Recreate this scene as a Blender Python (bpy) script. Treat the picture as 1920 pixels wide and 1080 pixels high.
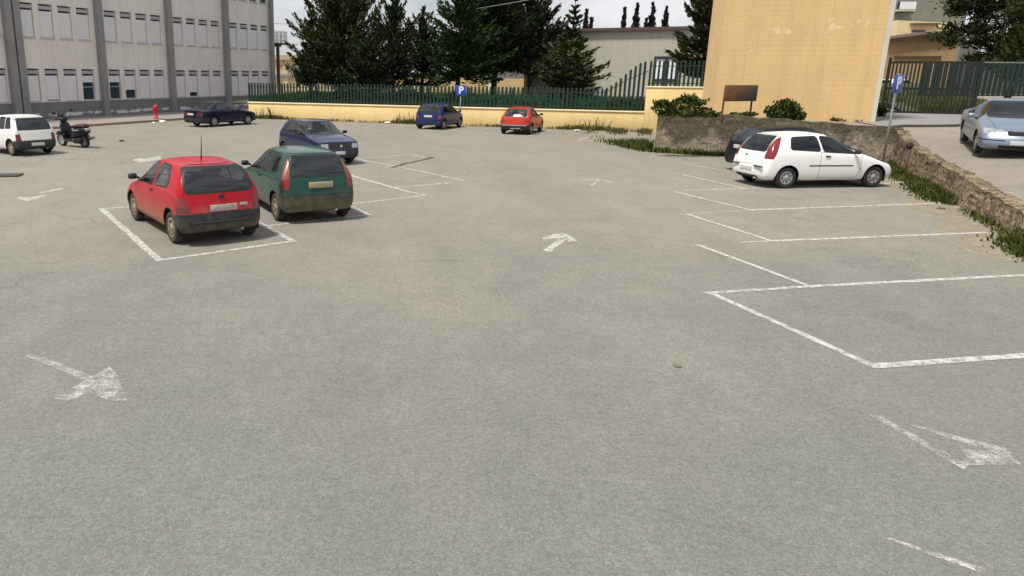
import bpy, bmesh, math, random
from mathutils import Vector, Matrix
import numpy as np

# ------------------------------------------------------------------ scene, camera, light
for o in list(bpy.data.objects):
    bpy.data.objects.remove(o)
SC = bpy.context.scene
COL = SC.collection
R = math.radians

CX, CY, F, HC = 699.6, 490.0, 1352.1, 2.954          # principal point / focal length in photo pixels, eye height
PITCH, ROLL = R(14.5225), R(0.3675)
FW = Vector((0, math.cos(PITCH), -math.sin(PITCH)))
_u0 = Vector((0, math.sin(PITCH), math.cos(PITCH)))
_r0 = Vector((1, 0, 0))
UP = _u0 * math.cos(ROLL) - _r0 * math.sin(ROLL)
RT = _r0 * math.cos(ROLL) + _u0 * math.sin(ROLL)

cam_d = bpy.data.cameras.new("camera")
cam = bpy.data.objects.new("camera", cam_d)
COL.objects.link(cam)
cam_d.sensor_width = 36
cam_d.lens = F / 1920 * 36
cam_d.shift_x = (960 - CX) / 1920
cam_d.shift_y = -(540 - CY) / 1920
cam_d.clip_start = 0.1
cam_d.clip_end = 3000
m = Matrix((RT, UP, -FW)).transposed().to_4x4()
m.translation = (0, 0, HC)
cam.matrix_world = m
SC.camera = cam

SUN_EL, SUN_AZ = R(63), R(232)     # azimuth measured from +Y towards +X
world = bpy.data.worlds.new("World")
SC.world = world
world.use_nodes = True
wn = world.node_tree
wn.nodes.clear()
out = wn.nodes.new("ShaderNodeOutputWorld")
bg = wn.nodes.new("ShaderNodeBackground")
sky = wn.nodes.new("ShaderNodeTexSky")
sky.sky_type = 'NISHITA'
sky.sun_disc = False
sky.sun_elevation = SUN_EL
sky.sun_rotation = SUN_AZ
sky.air_density = 1.0
sky.dust_density = 0.6
tc = wn.nodes.new("ShaderNodeTexCoord")
mp = wn.nodes.new("ShaderNodeMapping")
mp.inputs['Scale'].default_value = (1, 1, 3.2)
nz = wn.nodes.new("ShaderNodeTexNoise")
nz.inputs['Scale'].default_value = 2.3
nz.inputs['Detail'].default_value = 7
nz.inputs['Roughness'].default_value = .58
rp = wn.nodes.new("ShaderNodeValToRGB")
rp.color_ramp.elements[0].position = .36
rp.color_ramp.elements[1].position = .58
rp.color_ramp.elements[0].color = (.42, .42, .42, 1)
mx = wn.nodes.new("ShaderNodeMix")
mx.data_type = 'RGBA'
mx.inputs[7].default_value = (14.0, 14.2, 14.6, 1)        # cloud
wn.links.new(tc.outputs['Generated'], mp.inputs['Vector'])
wn.links.new(mp.outputs[0], nz.inputs['Vector'])
wn.links.new(nz.outputs[0], rp.inputs[0])
wn.links.new(rp.outputs[0], mx.inputs[0])
wn.links.new(sky.outputs[0], mx.inputs[6])
wn.links.new(mx.outputs[2], bg.inputs[0])
bg.inputs[1].default_value = 0.056
wn.links.new(bg.outputs[0], out.inputs[0])

sun_d = bpy.data.lights.new("sun", 'SUN')
sun_d.energy = 4.2
sun_d.angle = R(8)
sun_d.color = (1, .95, .87)
sun = bpy.data.objects.new("sun", sun_d)
COL.objects.link(sun)
sd = Vector((math.sin(SUN_AZ) * math.cos(SUN_EL), math.cos(SUN_AZ) * math.cos(SUN_EL), math.sin(SUN_EL)))
sun.rotation_euler = sd.to_track_quat('Z', 'Y').to_euler()
sun.location = (0, 0, 40)

SC.view_settings.view_transform = 'Standard'
SC.view_settings.look = 'None'
SC.view_settings.exposure = 0.12
SC.view_settings.gamma = 1

# ------------------------------------------------------------------ helpers
def ray(px, py):
    return FW + RT * ((px - CX) / F) - UP * ((py - CY) / F)
def G(px, py, z=0.0):
    d = ray(px, py)
    t = (z - HC) / d.z
    return Vector((d.x * t, d.y * t, z))
def on_line(px, py, A, B):
    """where the sight line meets the vertical plane through A and B"""
    d = ray(px, py)
    ex, ey = B[0] - A[0], B[1] - A[1]
    t = (A[0] * ey - A[1] * ex) / (d.x * ey - d.y * ex)
    return Vector((d.x * t, d.y * t, d.z * t + HC))
def at_y(px, py, Y):
    d = ray(px, py)
    t = Y / d.y
    return Vector((d.x * t, Y, d.z * t + HC))

def tag(o, label=None, cat=None, group=None, kind=None):
    if label: o['label'] = label
    if cat: o['category'] = cat
    if group: o['group'] = group
    if kind: o['kind'] = kind
    return o
def empty(name, loc, rz=0.0):
    o = bpy.data.objects.new(name, None)
    o.empty_display_size = .2
    COL.objects.link(o)
    o.location = loc
    o.rotation_euler = (0, 0, rz)
    return o
def link(name, me, parent=None, loc=None, rz=None):
    o = bpy.data.objects.new(name, me)
    COL.objects.link(o)
    if parent: o.parent = parent
    if loc is not None: o.location = loc
    if rz is not None: o.rotation_euler = (0, 0, rz)
    return o
def copy_tree(o, parent=None):
    c = o.copy()
    COL.objects.link(c)
    c.parent = parent
    for ch in list(o.children):
        copy_tree(ch, c)
    return c

class MB:
    def __init__(s):
        s.v, s.f, s.mi, s.sm = [], [], [], []
    def add(s, vs, fs, mi=0, smooth=False):
        n = len(s.v)
        s.v += [tuple(q) for q in vs]
        for f in fs:
            s.f.append([i + n for i in f]); s.mi.append(mi); s.sm.append(smooth)
        return s
    def box(s, c, size, mi=0, rz=0.0, M=None):
        hx, hy, hz = size[0] / 2, size[1] / 2, size[2] / 2
        vs = [Vector((x, y, z)) for z in (-hz, hz) for y in (-hy, hy) for x in (-hx, hx)]
        m = M if M else Matrix.Rotation(rz, 3, 'Z')
        vs = [m @ q + Vector(c) for q in vs]
        return s.add(vs, [(0, 2, 3, 1), (4, 5, 7, 6), (0, 1, 5, 4), (2, 6, 7, 3), (0, 4, 6, 2), (1, 3, 7, 5)], mi)
    def bevbox(s, c, size, b, mi=0, rz=0.0, M=None, seg=2):
        bm = bmesh.new()
        bmesh.ops.create_cube(bm, size=1)
        for q in bm.verts: q.co = Vector((q.co.x * size[0], q.co.y * size[1], q.co.z * size[2]))
        bmesh.ops.bevel(bm, geom=bm.edges[:], offset=b, segments=seg, affect='EDGES', profile=.5)
        m = M if M else Matrix.Rotation(rz, 3, 'Z')
        bm.verts.index_update()
        s.add([m @ q.co + Vector(c) for q in bm.verts], [[v.index for v in f.verts] for f in bm.faces], mi, True)
        bm.free()
        return s
    def quad(s, a, b, c, d, mi=0): return s.add([a, b, c, d], [(0, 1, 2, 3)], mi)
    def tube(s, pts, rad, n=8, mi=0, cap=True, smooth=True):
        pts = [Vector(q) for q in pts]
        if not hasattr(rad, '__len__'): rad = [rad] * len(pts)
        vs, fs = [], []
        ref = Vector((0, 0, 1))
        for i, q in enumerate(pts):
            d = (pts[min(i + 1, len(pts) - 1)] - pts[max(i - 1, 0)]).normalized()
            a = d.cross(ref)
            if a.length < .05: a = d.cross(Vector((1, 0, 0)))
            a.normalize(); b = d.cross(a)
            for k in range(n):
                t = 2 * math.pi * k / n
                vs.append(q + (a * math.cos(t) + b * math.sin(t)) * rad[i])
        for i in range(len(pts) - 1):
            for k in range(n):
                k2 = (k + 1) % n
                fs.append((i * n + k, i * n + k2, (i + 1) * n + k2, (i + 1) * n + k))
        if cap:
            fs.append(tuple(range(n - 1, -1, -1)))
            fs.append(tuple(range((len(pts) - 1) * n, len(pts) * n)))
        return s.add(vs, fs, mi, smooth)
    def lathe(s, prof, c=(0, 0, 0), axis='z', n=24, mi=0, smooth=True):
        """prof = [(radius, height)] about the axis"""
        vs, fs = [], []
        for rr, h in prof:
            for k in range(n):
                t = 2 * math.pi * k / n
                a, b = rr * math.cos(t), rr * math.sin(t)
                p = (a, b, h) if axis == 'z' else ((a, h, b) if axis == 'y' else (h, a, b))
                vs.append(Vector(p) + Vector(c))
        for i in range(len(prof) - 1):
            for k in range(n):
                k2 = (k + 1) % n
                fs.append((i * n + k, i * n + k2, (i + 1) * n + k2, (i + 1) * n + k))
        return s.add(vs, fs, mi, smooth)
    def sheet(s, poly, z=0.0, mi=0):
        return s.add([(q[0], q[1], z if len(q) < 3 else q[2]) for q in poly], [tuple(range(len(poly)))], mi)
    def mesh(s, name, mats):
        me = bpy.data.meshes.new(name)
        me.from_pydata(s.v, [], s.f)
        for q in (mats if isinstance(mats, (list, tuple)) else [mats]): me.materials.append(q)
        me.polygons.foreach_set('material_index', s.mi)
        me.polygons.foreach_set('use_smooth', s.sm)
        me.update()
        return me
    def build(s, name, mats, parent=None, loc=None, rz=None):
        return link(name, s.mesh(name, mats), parent, loc, rz)

# ------------------------------------------------------------------ materials
def new_mat(name):
    mt = bpy.data.materials.new(name)
    mt.use_nodes = True
    nt = mt.node_tree
    return mt, nt, nt.nodes['Principled BSDF']
def node(nt, t, **kw):
    n = nt.nodes.new(t)
    for k, v in kw.items():
        if k in n.inputs: n.inputs[k].default_value = v
        else: setattr(n, k, v)
    return n
def noise(nt, vec, scale, detail=4, rough=.55):
    n = node(nt, "ShaderNodeTexNoise", Scale=scale, Detail=detail, Roughness=rough)
    if vec: nt.links.new(vec, n.inputs['Vector'])
    return n.outputs[0]
def ramp(nt, fac, stops):
    n = nt.nodes.new("ShaderNodeValToRGB")
    while len(n.color_ramp.elements) < len(stops): n.color_ramp.elements.new(.5)
    for e, (p, c) in zip(n.color_ramp.elements, stops):
        e.position = p
        e.color = (c, c, c, 1) if not hasattr(c, '__len__') else (*c, 1)
    nt.links.new(fac, n.inputs[0])
    return n.outputs[0]
def mixc(nt, fac, a, b, mode='MIX'):
    n = node(nt, "ShaderNodeMix", data_type='RGBA', blend_type=mode)
    for s, v in ((0, fac), (6, a), (7, b)):
        if hasattr(v, 'links') or isinstance(v, bpy.types.NodeSocket): nt.links.new(v, n.inputs[s])
        elif hasattr(v, '__len__'): n.inputs[s].default_value = (*v, 1)
        else: n.inputs[s].default_value = v
    return n.outputs[2]
def mth(nt, op, a, b=None, clamp=False):
    n = node(nt, "ShaderNodeMath", operation=op, use_clamp=clamp)
    for i, v in enumerate((a, b)):
        if v is None: continue
        if isinstance(v, bpy.types.NodeSocket): nt.links.new(v, n.inputs[i])
        else: n.inputs[i].default_value = v
    return n.outputs[0]
def objco(nt, scale=None):
    t = nt.nodes.new("ShaderNodeTexCoord").outputs['Object']
    if scale is None: return t
    mpn = node(nt, "ShaderNodeMapping", Scale=scale)
    nt.links.new(t, mpn.inputs[0])
    return mpn.outputs[0]
def worldco(nt):
    return nt.nodes.new("ShaderNodeNewGeometry").outputs['Position']
def bump(nt, bsdf, h, strength=.3, dist=.02):
    b = node(nt, "ShaderNodeBump", Strength=strength, Distance=dist)
    nt.links.new(h, b.inputs['Height'])
    nt.links.new(b.outputs[0], bsdf.inputs['Normal'])

def simple(name, c, rough=.6, metal=0.0, spec=.5, var=.12, vscale=6, coat=0.0):
    mt, nt, b = new_mat(name)
    n = noise(nt, objco(nt), vscale, 4)
    col = ramp(nt, n, [(.25, tuple(x * (1 - var) for x in c)), (.75, tuple(min(1, x * (1 + var)) for x in c))])
    nt.links.new(col, b.inputs['Base Color'])
    b.inputs['Roughness'].default_value = rough
    b.inputs['Metallic'].default_value = metal
    b.inputs['Specular IOR Level'].default_value = spec
    b.inputs['Coat Weight'].default_value = coat
    return mt

def paint(name, c, dirt=.35, dirtc=(.30, .26, .19), metal=0.0, rough=.32, dz=.55):
    mt, nt, b = new_mat(name)
    co = objco(nt)
    sep = nt.nodes.new("ShaderNodeSeparateXYZ")
    nt.links.new(co, sep.inputs[0])
    n = noise(nt, co, 5, 6, .6)
    zz = mth(nt, 'SUBTRACT', dz + .1, sep.outputs[2])
    zz = mth(nt, 'MULTIPLY', zz, 1.7)
    k = mth(nt, 'MULTIPLY', mth(nt, 'ADD', zz, mth(nt, 'SUBTRACT', n, .45)), dirt, True)
    haze = mth(nt, 'MULTIPLY', ramp(nt, noise(nt, co, 2.2, 5), [(.35, 0), (.75, 1)]), .05 * min(1, dirt * 2))
    k = mth(nt, 'MAXIMUM', k, haze)
    col = mixc(nt, k, c, dirtc)
    nt.links.new(col, b.inputs['Base Color'])
    rg = mth(nt, 'ADD', mth(nt, 'MULTIPLY', k, .5), rough, True)
    nt.links.new(rg, b.inputs['Roughness'])
    b.inputs['Metallic'].default_value = metal
    b.inputs['Coat Weight'].default_value = .35
    b.inputs['Specular IOR Level'].default_value = .15
    b.inputs['Coat Roughness'].default_value = .05
    return mt

def glass(name, tint, gloss=.16):
    mt, nt, b = new_mat(name)
    nt.nodes.remove(b)
    o = nt.nodes['Material Output']
    tr = node(nt, "ShaderNodeBsdfTransparent")
    tr.inputs[0].default_value = (*tint, 1)
    gl = node(nt, "ShaderNodeBsdfGlossy", Roughness=.04)
    gl.inputs[0].default_value = (.9, .95, 1, 1)
    lw = node(nt, "ShaderNodeLayerWeight", Blend=.35)
    fac = mth(nt, 'ADD', mth(nt, 'MULTIPLY', lw.outputs['Fresnel'], .75), gloss * .4, True)
    mxs = nt.nodes.new("ShaderNodeMixShader")
    nt.links.new(fac, mxs.inputs[0])
    nt.links.new(tr.outputs[0], mxs.inputs[1])
    nt.links.new(gl.outputs[0], mxs.inputs[2])
    nt.links.new(mxs.outputs[0], o.inputs[0])
    return mt

def leafmat(name, stops, rough=.6):
    mt, nt, b = new_mat(name)
    rnd = nt.nodes.new("ShaderNodeNewGeometry").outputs['Random Per Island']
    n = noise(nt, worldco(nt), .9, 3)
    v = mth(nt, 'ADD', mth(nt, 'MULTIPLY', rnd, .5), mth(nt, 'MULTIPLY', n, .5))
    nt.links.new(ramp(nt, v, stops), b.inputs['Base Color'])
    b.inputs['Roughness'].default_value = rough
    b.inputs['Specular IOR Level'].default_value = .12
    return mt

def asphalt(name, base, warm, fine=1.0, near=None):
    mt, nt, b = new_mat(name)
    p = worldco(nt)
    big = noise(nt, p, .16, 5, .6)
    mid = noise(nt, p, 1.3, 6, .65)
    col = ramp(nt, big, [(.3, base), (.7, warm)])
    if near:
        sp = nt.nodes.new("ShaderNodeSeparateXYZ"); nt.links.new(p, sp.inputs[0])
        yy = mth(nt, 'ADD', mth(nt, 'MULTIPLY', sp.outputs[1], .07), mth(nt, 'MULTIPLY', mth(nt, 'SUBTRACT', big, .5), 1.1))
        col = mixc(nt, ramp(nt, yy, [(.35, 0), (1.0, 1)]), near, col)
    col = mixc(nt, .35, col, ramp(nt, mid, [(.28, .72), (.72, 1.08)]), 'MULTIPLY')
    # worn wheel paths / drainage tones, stretched
    mpn = node(nt, "ShaderNodeMapping", Scale=(.9, .18, 1))
    mpn.inputs['Rotation'].default_value = (0, 0, R(12))
    nt.links.new(p, mpn.inputs[0])
    st = noise(nt, mpn.outputs[0], .8, 4)
    col = mixc(nt, .5, col, ramp(nt, st, [(.35, .90), (.65, 1.05)]), 'MULTIPLY')
    gr = noise(nt, p, 75, 3, .7)
    col = mixc(nt, .8 * fine, col, ramp(nt, gr, [(.25, .5), (.5, .97), (.78, 1.6)]), 'MULTIPLY')
    g2 = noise(nt, p, 22, 4, .8)
    col = mixc(nt, .75 * fine, col, ramp(nt, g2, [(.28, .68), (.5, 1.0), (.74, 1.35)]), 'MULTIPLY')
    g3 = noise(nt, p, 6.5, 4, .8)
    col = mixc(nt, .6 * fine, col, ramp(nt, g3, [(.28, .80), (.5, 1.0), (.74, 1.2)]), 'MULTIPLY')
    vor = node(nt, "ShaderNodeTexVoronoi", Scale=48)
    nt.links.new(p, vor.inputs['Vector'])
    col = mixc(nt, .35 * fine, col, ramp(nt, vor.outputs['Color'], [(.1, .75), (.9, 1.3)]), 'MULTIPLY')
    # dark spots (oil, gum)
    v2 = node(nt, "ShaderNodeTexVoronoi", Scale=.9)
    nt.links.new(p, v2.inputs['Vector'])
    d2 = mth(nt, 'ADD', v2.outputs['Distance'], mth(nt, 'MULTIPLY', noise(nt, p, 9, 3), .09))
    col = mixc(nt, ramp(nt, d2, [(.05, .30), (.09, 0)]), col, (.07, .062, .055))
    # hairline cracks
    v3 = node(nt, "ShaderNodeTexVoronoi", Scale=.33, feature='DISTANCE_TO_EDGE')
    wv = node(nt, "ShaderNodeVectorMath", operation='ADD')
    nzc = node(nt, "ShaderNodeTexNoise", Scale=1.6, Detail=5)
    nt.links.new(p, nzc.inputs['Vector'])
    nt.links.new(p, wv.inputs[0]); nt.links.new(nzc.outputs['Color'], wv.inputs[1])
    nt.links.new(wv.outputs[0], v3.inputs['Vector'])
    msk = ramp(nt, noise(nt, p, .25, 2), [(.54, 0), (.64, .35)])
    cr = mth(nt, 'MULTIPLY', ramp(nt, v3.outputs['Distance'], [(.003, 1), (.010, 0)]), msk)
    col = mixc(nt, cr, col, (.06, .055, .05))
    nt.links.new(col, b.inputs['Base Color'])
    b.inputs['Roughness'].default_value = .92
    b.inputs['Specular IOR Level'].default_value = .25
    bump(nt, b, gr, .35, .012)
    return mt

def worn_paint(name, c=(.62, .61, .57), lo=.30, hi=.52, scale=9.0):
    mt, nt, b = new_mat(name)
    p = worldco(nt)
    n = mth(nt, 'ADD', mth(nt, 'MULTIPLY', noise(nt, p, scale, 6, .7), .6), mth(nt, 'MULTIPLY', noise(nt, p, 60, 3, .7), .4))
    a = ramp(nt, n, [(lo, 0), (hi, 1)])
    b.inputs['Base Color'].default_value = (*c, 1)
    nt.links.new(mixc(nt, noise(nt, p, 30, 3), tuple(x * .8 for x in c), c), b.inputs['Base Color'])
    b.inputs['Roughness'].default_value = .8
    nt.links.new(a, b.inputs['Alpha'])
    return mt

def plaster(name, c, stain=(.3, .28, .25), courses=0.0, streak=.35, patches=None, var=.1, bond=0.0):
    mt, nt, b = new_mat(name)
    p = objco(nt)
    n = noise(nt, p, .7, 6, .6)
    col = ramp(nt, n, [(.3, tuple(x * (1 - var) for x in c)), (.7, tuple(min(1, x * (1 + var)) for x in c))])
    s = noise(nt, objco(nt, (2.2, 2.2, .12)), 1.6, 5, .6)
    col = mixc(nt, mth(nt, 'MULTIPLY', ramp(nt, s, [(.48, 0), (.78, 1)]), streak), col, stain)
    f = noise(nt, p, 18, 4, .7)
    col = mixc(nt, .35, col, ramp(nt, f, [(.3, .8), (.7, 1.15)]), 'MULTIPLY')
    if courses:
        sep = nt.nodes.new("ShaderNodeSeparateXYZ"); nt.links.new(p, sep.inputs[0])
        w = mth(nt, 'FRACT', mth(nt, 'ADD', mth(nt, 'DIVIDE', sep.outputs[2], courses), mth(nt, 'MULTIPLY', noise(nt, p, 1.5, 2), .12)))
        col = mixc(nt, mth(nt, 'MULTIPLY', ramp(nt, w, [(.0, 1), (.10, 0)]), .38), col, tuple(x * .55 for x in c))
    if bond:
        row = mth(nt, 'MULTIPLY', mth(nt, 'FLOOR', mth(nt, 'DIVIDE', sep.outputs[2], courses)), .5)
        w2 = mth(nt, 'FRACT', mth(nt, 'ADD', mth(nt, 'DIVIDE', sep.outputs[0], bond), row))
        col = mixc(nt, mth(nt, 'MULTIPLY', ramp(nt, w2, [(.0, 1), (.06, 0)]), .45), col, tuple(x * .55 for x in c))
    if patches:
        q = noise(nt, objco(nt), .55, 5, .65)
        col = mixc(nt, mth(nt, 'MULTIPLY', ramp(nt, q, [(.62, 0), (.65, 1)]), .55), col, patches)
    nt.links.new(col, b.inputs['Base Color'])
    b.inputs['Roughness'].default_value = .9
    b.inputs['Specular IOR Level'].default_value = .2
    bump(nt, b, f, .25, .01)
    return mt

M = {}
M['asphalt'] = asphalt('asphalt', (.222, .210, .182), (.260, .241, .205), 1.0, (.183, .185, .166))
M['terrace_asphalt'] = asphalt('terrace_asphalt', (.235, .212, .178), (.285, .252, .205))
M['dirt'] = simple('dirt', (.30, .24, .16), .95, var=.3, vscale=3)
M['line'] = worn_paint('line_paint', (.56, .55, .51), lo=.37, hi=.54)
M['arrow_worn'] = worn_paint('worn_arrow_paint', (.54, .53, .49), lo=.43, hi=.62, scale=7)
M['line_mid'] = worn_paint('worn_line_paint', (.58, .57, .53), lo=.40, hi=.56)
M['line_faint'] = worn_paint('faded_line_paint', (.54, .52, .48), lo=.43, hi=.60)
M['black'] = simple('black_plastic', (.022, .022, .024), .55)
M['rubber'] = simple('tyre_rubber', (.020, .019, .018), .85, var=.3)
M['dust_rubber'] = simple('dusty_tyre_rubber', (.045, .04, .032), .9, var=.5, vscale=9)
M['seal'] = simple('window_rubber', (.012, .012, .013), .6)
M['gap'] = simple('panel_gap', (.012, .012, .012), .9)
M['rim'] = simple('hubcap_grey', (.34, .34, .34), .45, metal=.35, var=.15)
M['dusty_rim'] = simple('dusty_hubcap', (.30, .25, .16), .75, var=.35, vscale=12)
M['dark_hole'] = simple('rim_openings', (.02, .02, .02), .8)
M['interior'] = simple('car_interior', (.03, .03, .034), .85)
M['seat'] = simple('seat_fabric', (.075, .075, .085), .95, var=.25)
M['tail_red'] = simple('tail_lamp_red', (.20, .008, .012), .18, coat=.6, var=.2)
M['tail_dark'] = simple('tail_lamp_dark', (.12, .012, .014), .2, coat=.6, var=.3)
M['tail_dusty'] = simple('dusty_tail_lamp', (.24, .055, .032), .4, coat=.3, var=.25)
M['lamp_clear'] = simple('headlamp_lens', (.42, .44, .46), .15, metal=.5, coat=.5, var=.45, vscale=20)
M['plate'] = simple('number_plate_white', (.55, .55, .52), .5, var=.12, vscale=25)
M['plate_dusty'] = simple('number_plate_dusty', (.38, .31, .17), .7, var=.3, vscale=18)
M['chrome'] = simple('chrome', (.6, .6, .62), .2, metal=.9)
M['glass_light'] = glass('clear_car_glass', (.86, .90, .88), .1)
M['glass_mid'] = glass('tinted_car_glass', (.50, .57, .57), .12)
M['glass_dark'] = glass('dark_car_glass', (.05, .08, .15), .08)
M['dark_glass_pane'] = simple('window_pane', (.03, .05, .07), .08, spec=.8, var=.4, vscale=1.5)

# ------------------------------------------------------------------ ground
def smooth01(a, b, x):
    t = max(0, min(1, (x - a) / (b - a)))
    return t * t * (3 - 2 * t)

gm = MB()
gm.sheet([(-600, -300), (600, -300), (600, 900), (-600, 900)], -.03)
tag(gm.build('ground', M['dirt']), kind='structure')

YA, YB = G(600, 226), G(1225, 248)                    # foot of the low yellow wall
ydir = (YB - YA).normalized()
YL = YA + ydir * ((-8.62 - YA.x) / ydir.x)             # left end
YR = YA + ydir * ((14.72 - YA.x) / ydir.x)             # step
YE = YA + ydir * ((17.6 - YA.x) / ydir.x)              # end behind the yellow building
ynor = Vector((-ydir.y, ydir.x, 0))                    # away from the lot
SA = R(61)
SO = G(190, 220)                                       # a point at the foot of the school wall
sdir = Vector((math.cos(SA), math.sin(SA), 0))
snor = Vector((math.sin(SA), -math.cos(SA), 0))        # towards the lot

lot = MB()
lot.sheet([(-60, -30), (40, -30), (40, 40), (16, 40.5), YL + ynor * .2, SO + sdir * 40, SO - sdir * 60 - snor * 2], 0)
tag(lot.build('parking_lot', M['asphalt']), kind='structure')

# painted bays ------------------------------------------------------
def jitter_strip(mb, a, b, w, z=.004, seed=0, taper=0.0):
    rnd = random.Random(seed)
    a, b = Vector((a[0], a[1], 0)), Vector((b[0], b[1], 0))
    d = b - a
    L = d.length
    d.normalize()
    nrm = Vector((-d.y, d.x, 0))
    n = max(2, int(L / .25))
    vs, fs = [], []
    off = 0
    for i in range(n + 1):
        p = a + d * (L * i / n)
        off = off * .8 + rnd.uniform(-.006, .006)
        ww = w / 2 * (1 + rnd.uniform(-.12, .12))
        vs += [p + nrm * (off + ww) + Vector((0, 0, z)), p + nrm * (off - ww) + Vector((0, 0, z))]
        if i: fs.append((2 * i - 2, 2 * i - 1, 2 * i + 1, 2 * i))
    mb.add(vs, fs)
def px_strip(mb, a, b, w=.10, seed=0, z=.004):
    jitter_strip(mb, G(*a), G(*b), w, z, seed)

mb1, mb2, mb3 = MB(), MB(), MB()
# right hand row
px_strip(mb1, (1330, 548), (1645, 690), .10, 1)
px_strip(mb1, (1640, 687), (1930, 667), .125, 2, .006)
px_strip(mb2, (1322, 550), (1525, 537), .10, 3, .006)
px_strip(mb1, (1515, 537), (1925, 516), .11, 4)
px_strip(mb1, (1306, 459), (1525, 540), .10, 5, .008)
px_strip(mb2, (1390, 455), (1445, 452), .09, 6, .006)
px_strip(mb1, (1440, 452), (1850, 436), .11, 7)
px_strip(mb1, (1288, 402), (1450, 453), .10, 8, .008)
px_strip(mb3, (1284, 402), (1420, 394), .09, 9, .006)
px_strip(mb1, (1405, 394), (1768, 381), .11, 10)
px_strip(mb1, (1264, 360), (1415, 396), .10, 11, .008)
px_strip(mb2, (1285, 357), (1420, 353), .10, 12)
px_strip(mb2, (1400, 353), (1600, 347), .08, 13)
px_strip(mb1, (1281, 328), (1400, 355), .10, 14, .008)
px_strip(mb3, (1283, 329), (1370, 325), .09, 15)
px_strip(mb2, (1286, 307), (1370, 323), .09, 16, .006)
px_strip(mb3, (1286, 307), (1370, 303), .09, 17)
px_strip(mb3, (1290, 289), (1400, 291), .10, 18)
px_strip(mb3, (1185, 287), (1360, 291), .12, 19, .006)
px_strip(mb2, (1640, 346), (1705, 341), .09, 20)
# bays with the red and green cars
px_strip(mb1, (190, 391), (300, 489), .13, 21)
px_strip(mb1, (295, 489), (556, 452), .10, 22, .006)
px_strip(mb1, (480, 415), (552, 454), .12, 23, .008)
px_strip(mb1, (190, 392), (252, 388), .09, 24, .006)
px_strip(mb2, (500, 424), (695, 402), .10, 25)
px_strip(mb1, (650, 384), (694, 404), .11, 26, .008)
px_strip(mb2, (655, 383), (800, 366), .10, 27)
px_strip(mb1, (640, 324), (770, 361), .12, 28, .006)
px_strip(mb2, (765, 360), (798, 366), .10, 29, .008)
px_strip(mb2, (735, 352), (845, 343), .10, 30)
px_strip(mb2, (740, 311), (870, 339), .11, 31, .006)
px_strip(mb1, (664, 297), (742, 312), .10, 32)
px_strip(mb2, (670, 298), (770, 290), .10, 33, .006)
px_strip(mb2, (770, 290), (805, 297), .10, 34)
px_strip(mb3, (735, 284), (765, 289), .10, 35)
px_strip(mb3, (800, 275), (880, 287), .10, 36)
px_strip(mb3, (880, 287), (930, 290), .12, 37)
px_strip(mb3, (870, 311), (930, 309), .12, 38)
px_strip(mb3, (1000, 287), (1060, 286), .14, 39)
# far rows near the wall and by the scooter
px_strip(mb3, (830, 250), (860, 241), .12, 40)
px_strip(mb2, (905, 252), (945, 246), .12, 41)
px_strip(mb2, (990, 255), (1030, 245), .12, 42)
px_strip(mb2, (1082, 264), (1102, 257), .12, 43)
px_strip(mb3, (1010, 260), (1140, 265), .12, 44)
px_strip(mb3, (100, 281), (185, 289), .12, 45)
px_strip(mb3, (165, 268), (275, 278), .11, 46)
px_strip(mb3, (30, 304), (280, 276), .10, 47)
px_strip(mb3, (280, 276), (400, 266), .10, 48)
px_strip(mb3, (290, 251), (420, 261), .12, 49)
px_strip(mb3, (345, 243), (470, 252), .12, 50)
px_strip(mb3, (400, 241), (480, 232), .12, 51)
px_strip(mb3, (0, 294), (80, 304), .10, 52)
for nm, mb, mt in (('parking_bay_lines', mb1, 'line'), ('worn_parking_bay_lines', mb2, 'line_mid'), ('faded_parking_bay_lines', mb3, 'line_faint')):
    tag(mb.build(nm, M[mt]), kind='structure')

def arrow(polys, label, mt):
    mb = MB()
    for k, poly in enumerate(polys):
        pts = [G(*q) for q in poly]
        mb.sheet([(q.x, q.y, .004 + .001 * k) for q in pts])
    tag(mb.build('painted_arrow', M[mt]), label, 'painted arrow', 'arrows painted on the asphalt')
arrow([[(1018, 470), (1032, 473), (1062, 449), (1048, 447)], [(1016, 447), (1046, 437), (1060, 446), (1020, 450)], [(1050, 437), (1066, 440), (1082, 452), (1066, 454)]],
      'short white arrow pointing up the middle of the open asphalt lane', 'line_mid')
arrow([[(1102, 347), (1110, 350), (1128, 339), (1120, 338)], [(1085, 338), (1122, 335), (1128, 339), (1088, 340)], [(1126, 336), (1138, 337), (1150, 343), (1140, 344)]],
      'farther small white arrow beside the right hand bays', 'line_faint')
arrow([[(30, 372), (52, 378), (86, 368), (82, 365), (56, 371), (38, 369)], [(70, 364), (118, 355), (118, 352), (78, 360)]],
      'pale hooked arrow on the asphalt left of the red hatchback', 'line_mid')
arrow([[(248, 300), (262, 305), (302, 299), (300, 292), (280, 297), (258, 297)]],
      'faint arrow stub on the asphalt just behind the roof of the red hatchback', 'line_mid')
arrow([[(48, 668), (62, 664), (176, 706), (168, 718)], [(100, 748), (206, 688), (218, 700), (224, 716), (232, 734), (240, 752), (206, 752), (168, 738), (128, 752)]],
      'big worn arrow head near the lower left of the asphalt', 'arrow_worn')
arrow([[(1628, 778), (1650, 780), (1815, 872), (1808, 882)], [(1700, 796), (1722, 800), (1890, 842), (1900, 852), (1870, 852)], [(1800, 842), (1890, 850), (1915, 872), (1800, 874), (1812, 856)]],
      'long worn outline arrow in front of the nearest right hand bay', 'arrow_worn')
arrow([[(1650, 1008), (1672, 1010), (1850, 1068), (1836, 1074)]],
      'last streak of a worn arrow at the near right edge of the asphalt', 'line_faint')

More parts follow.
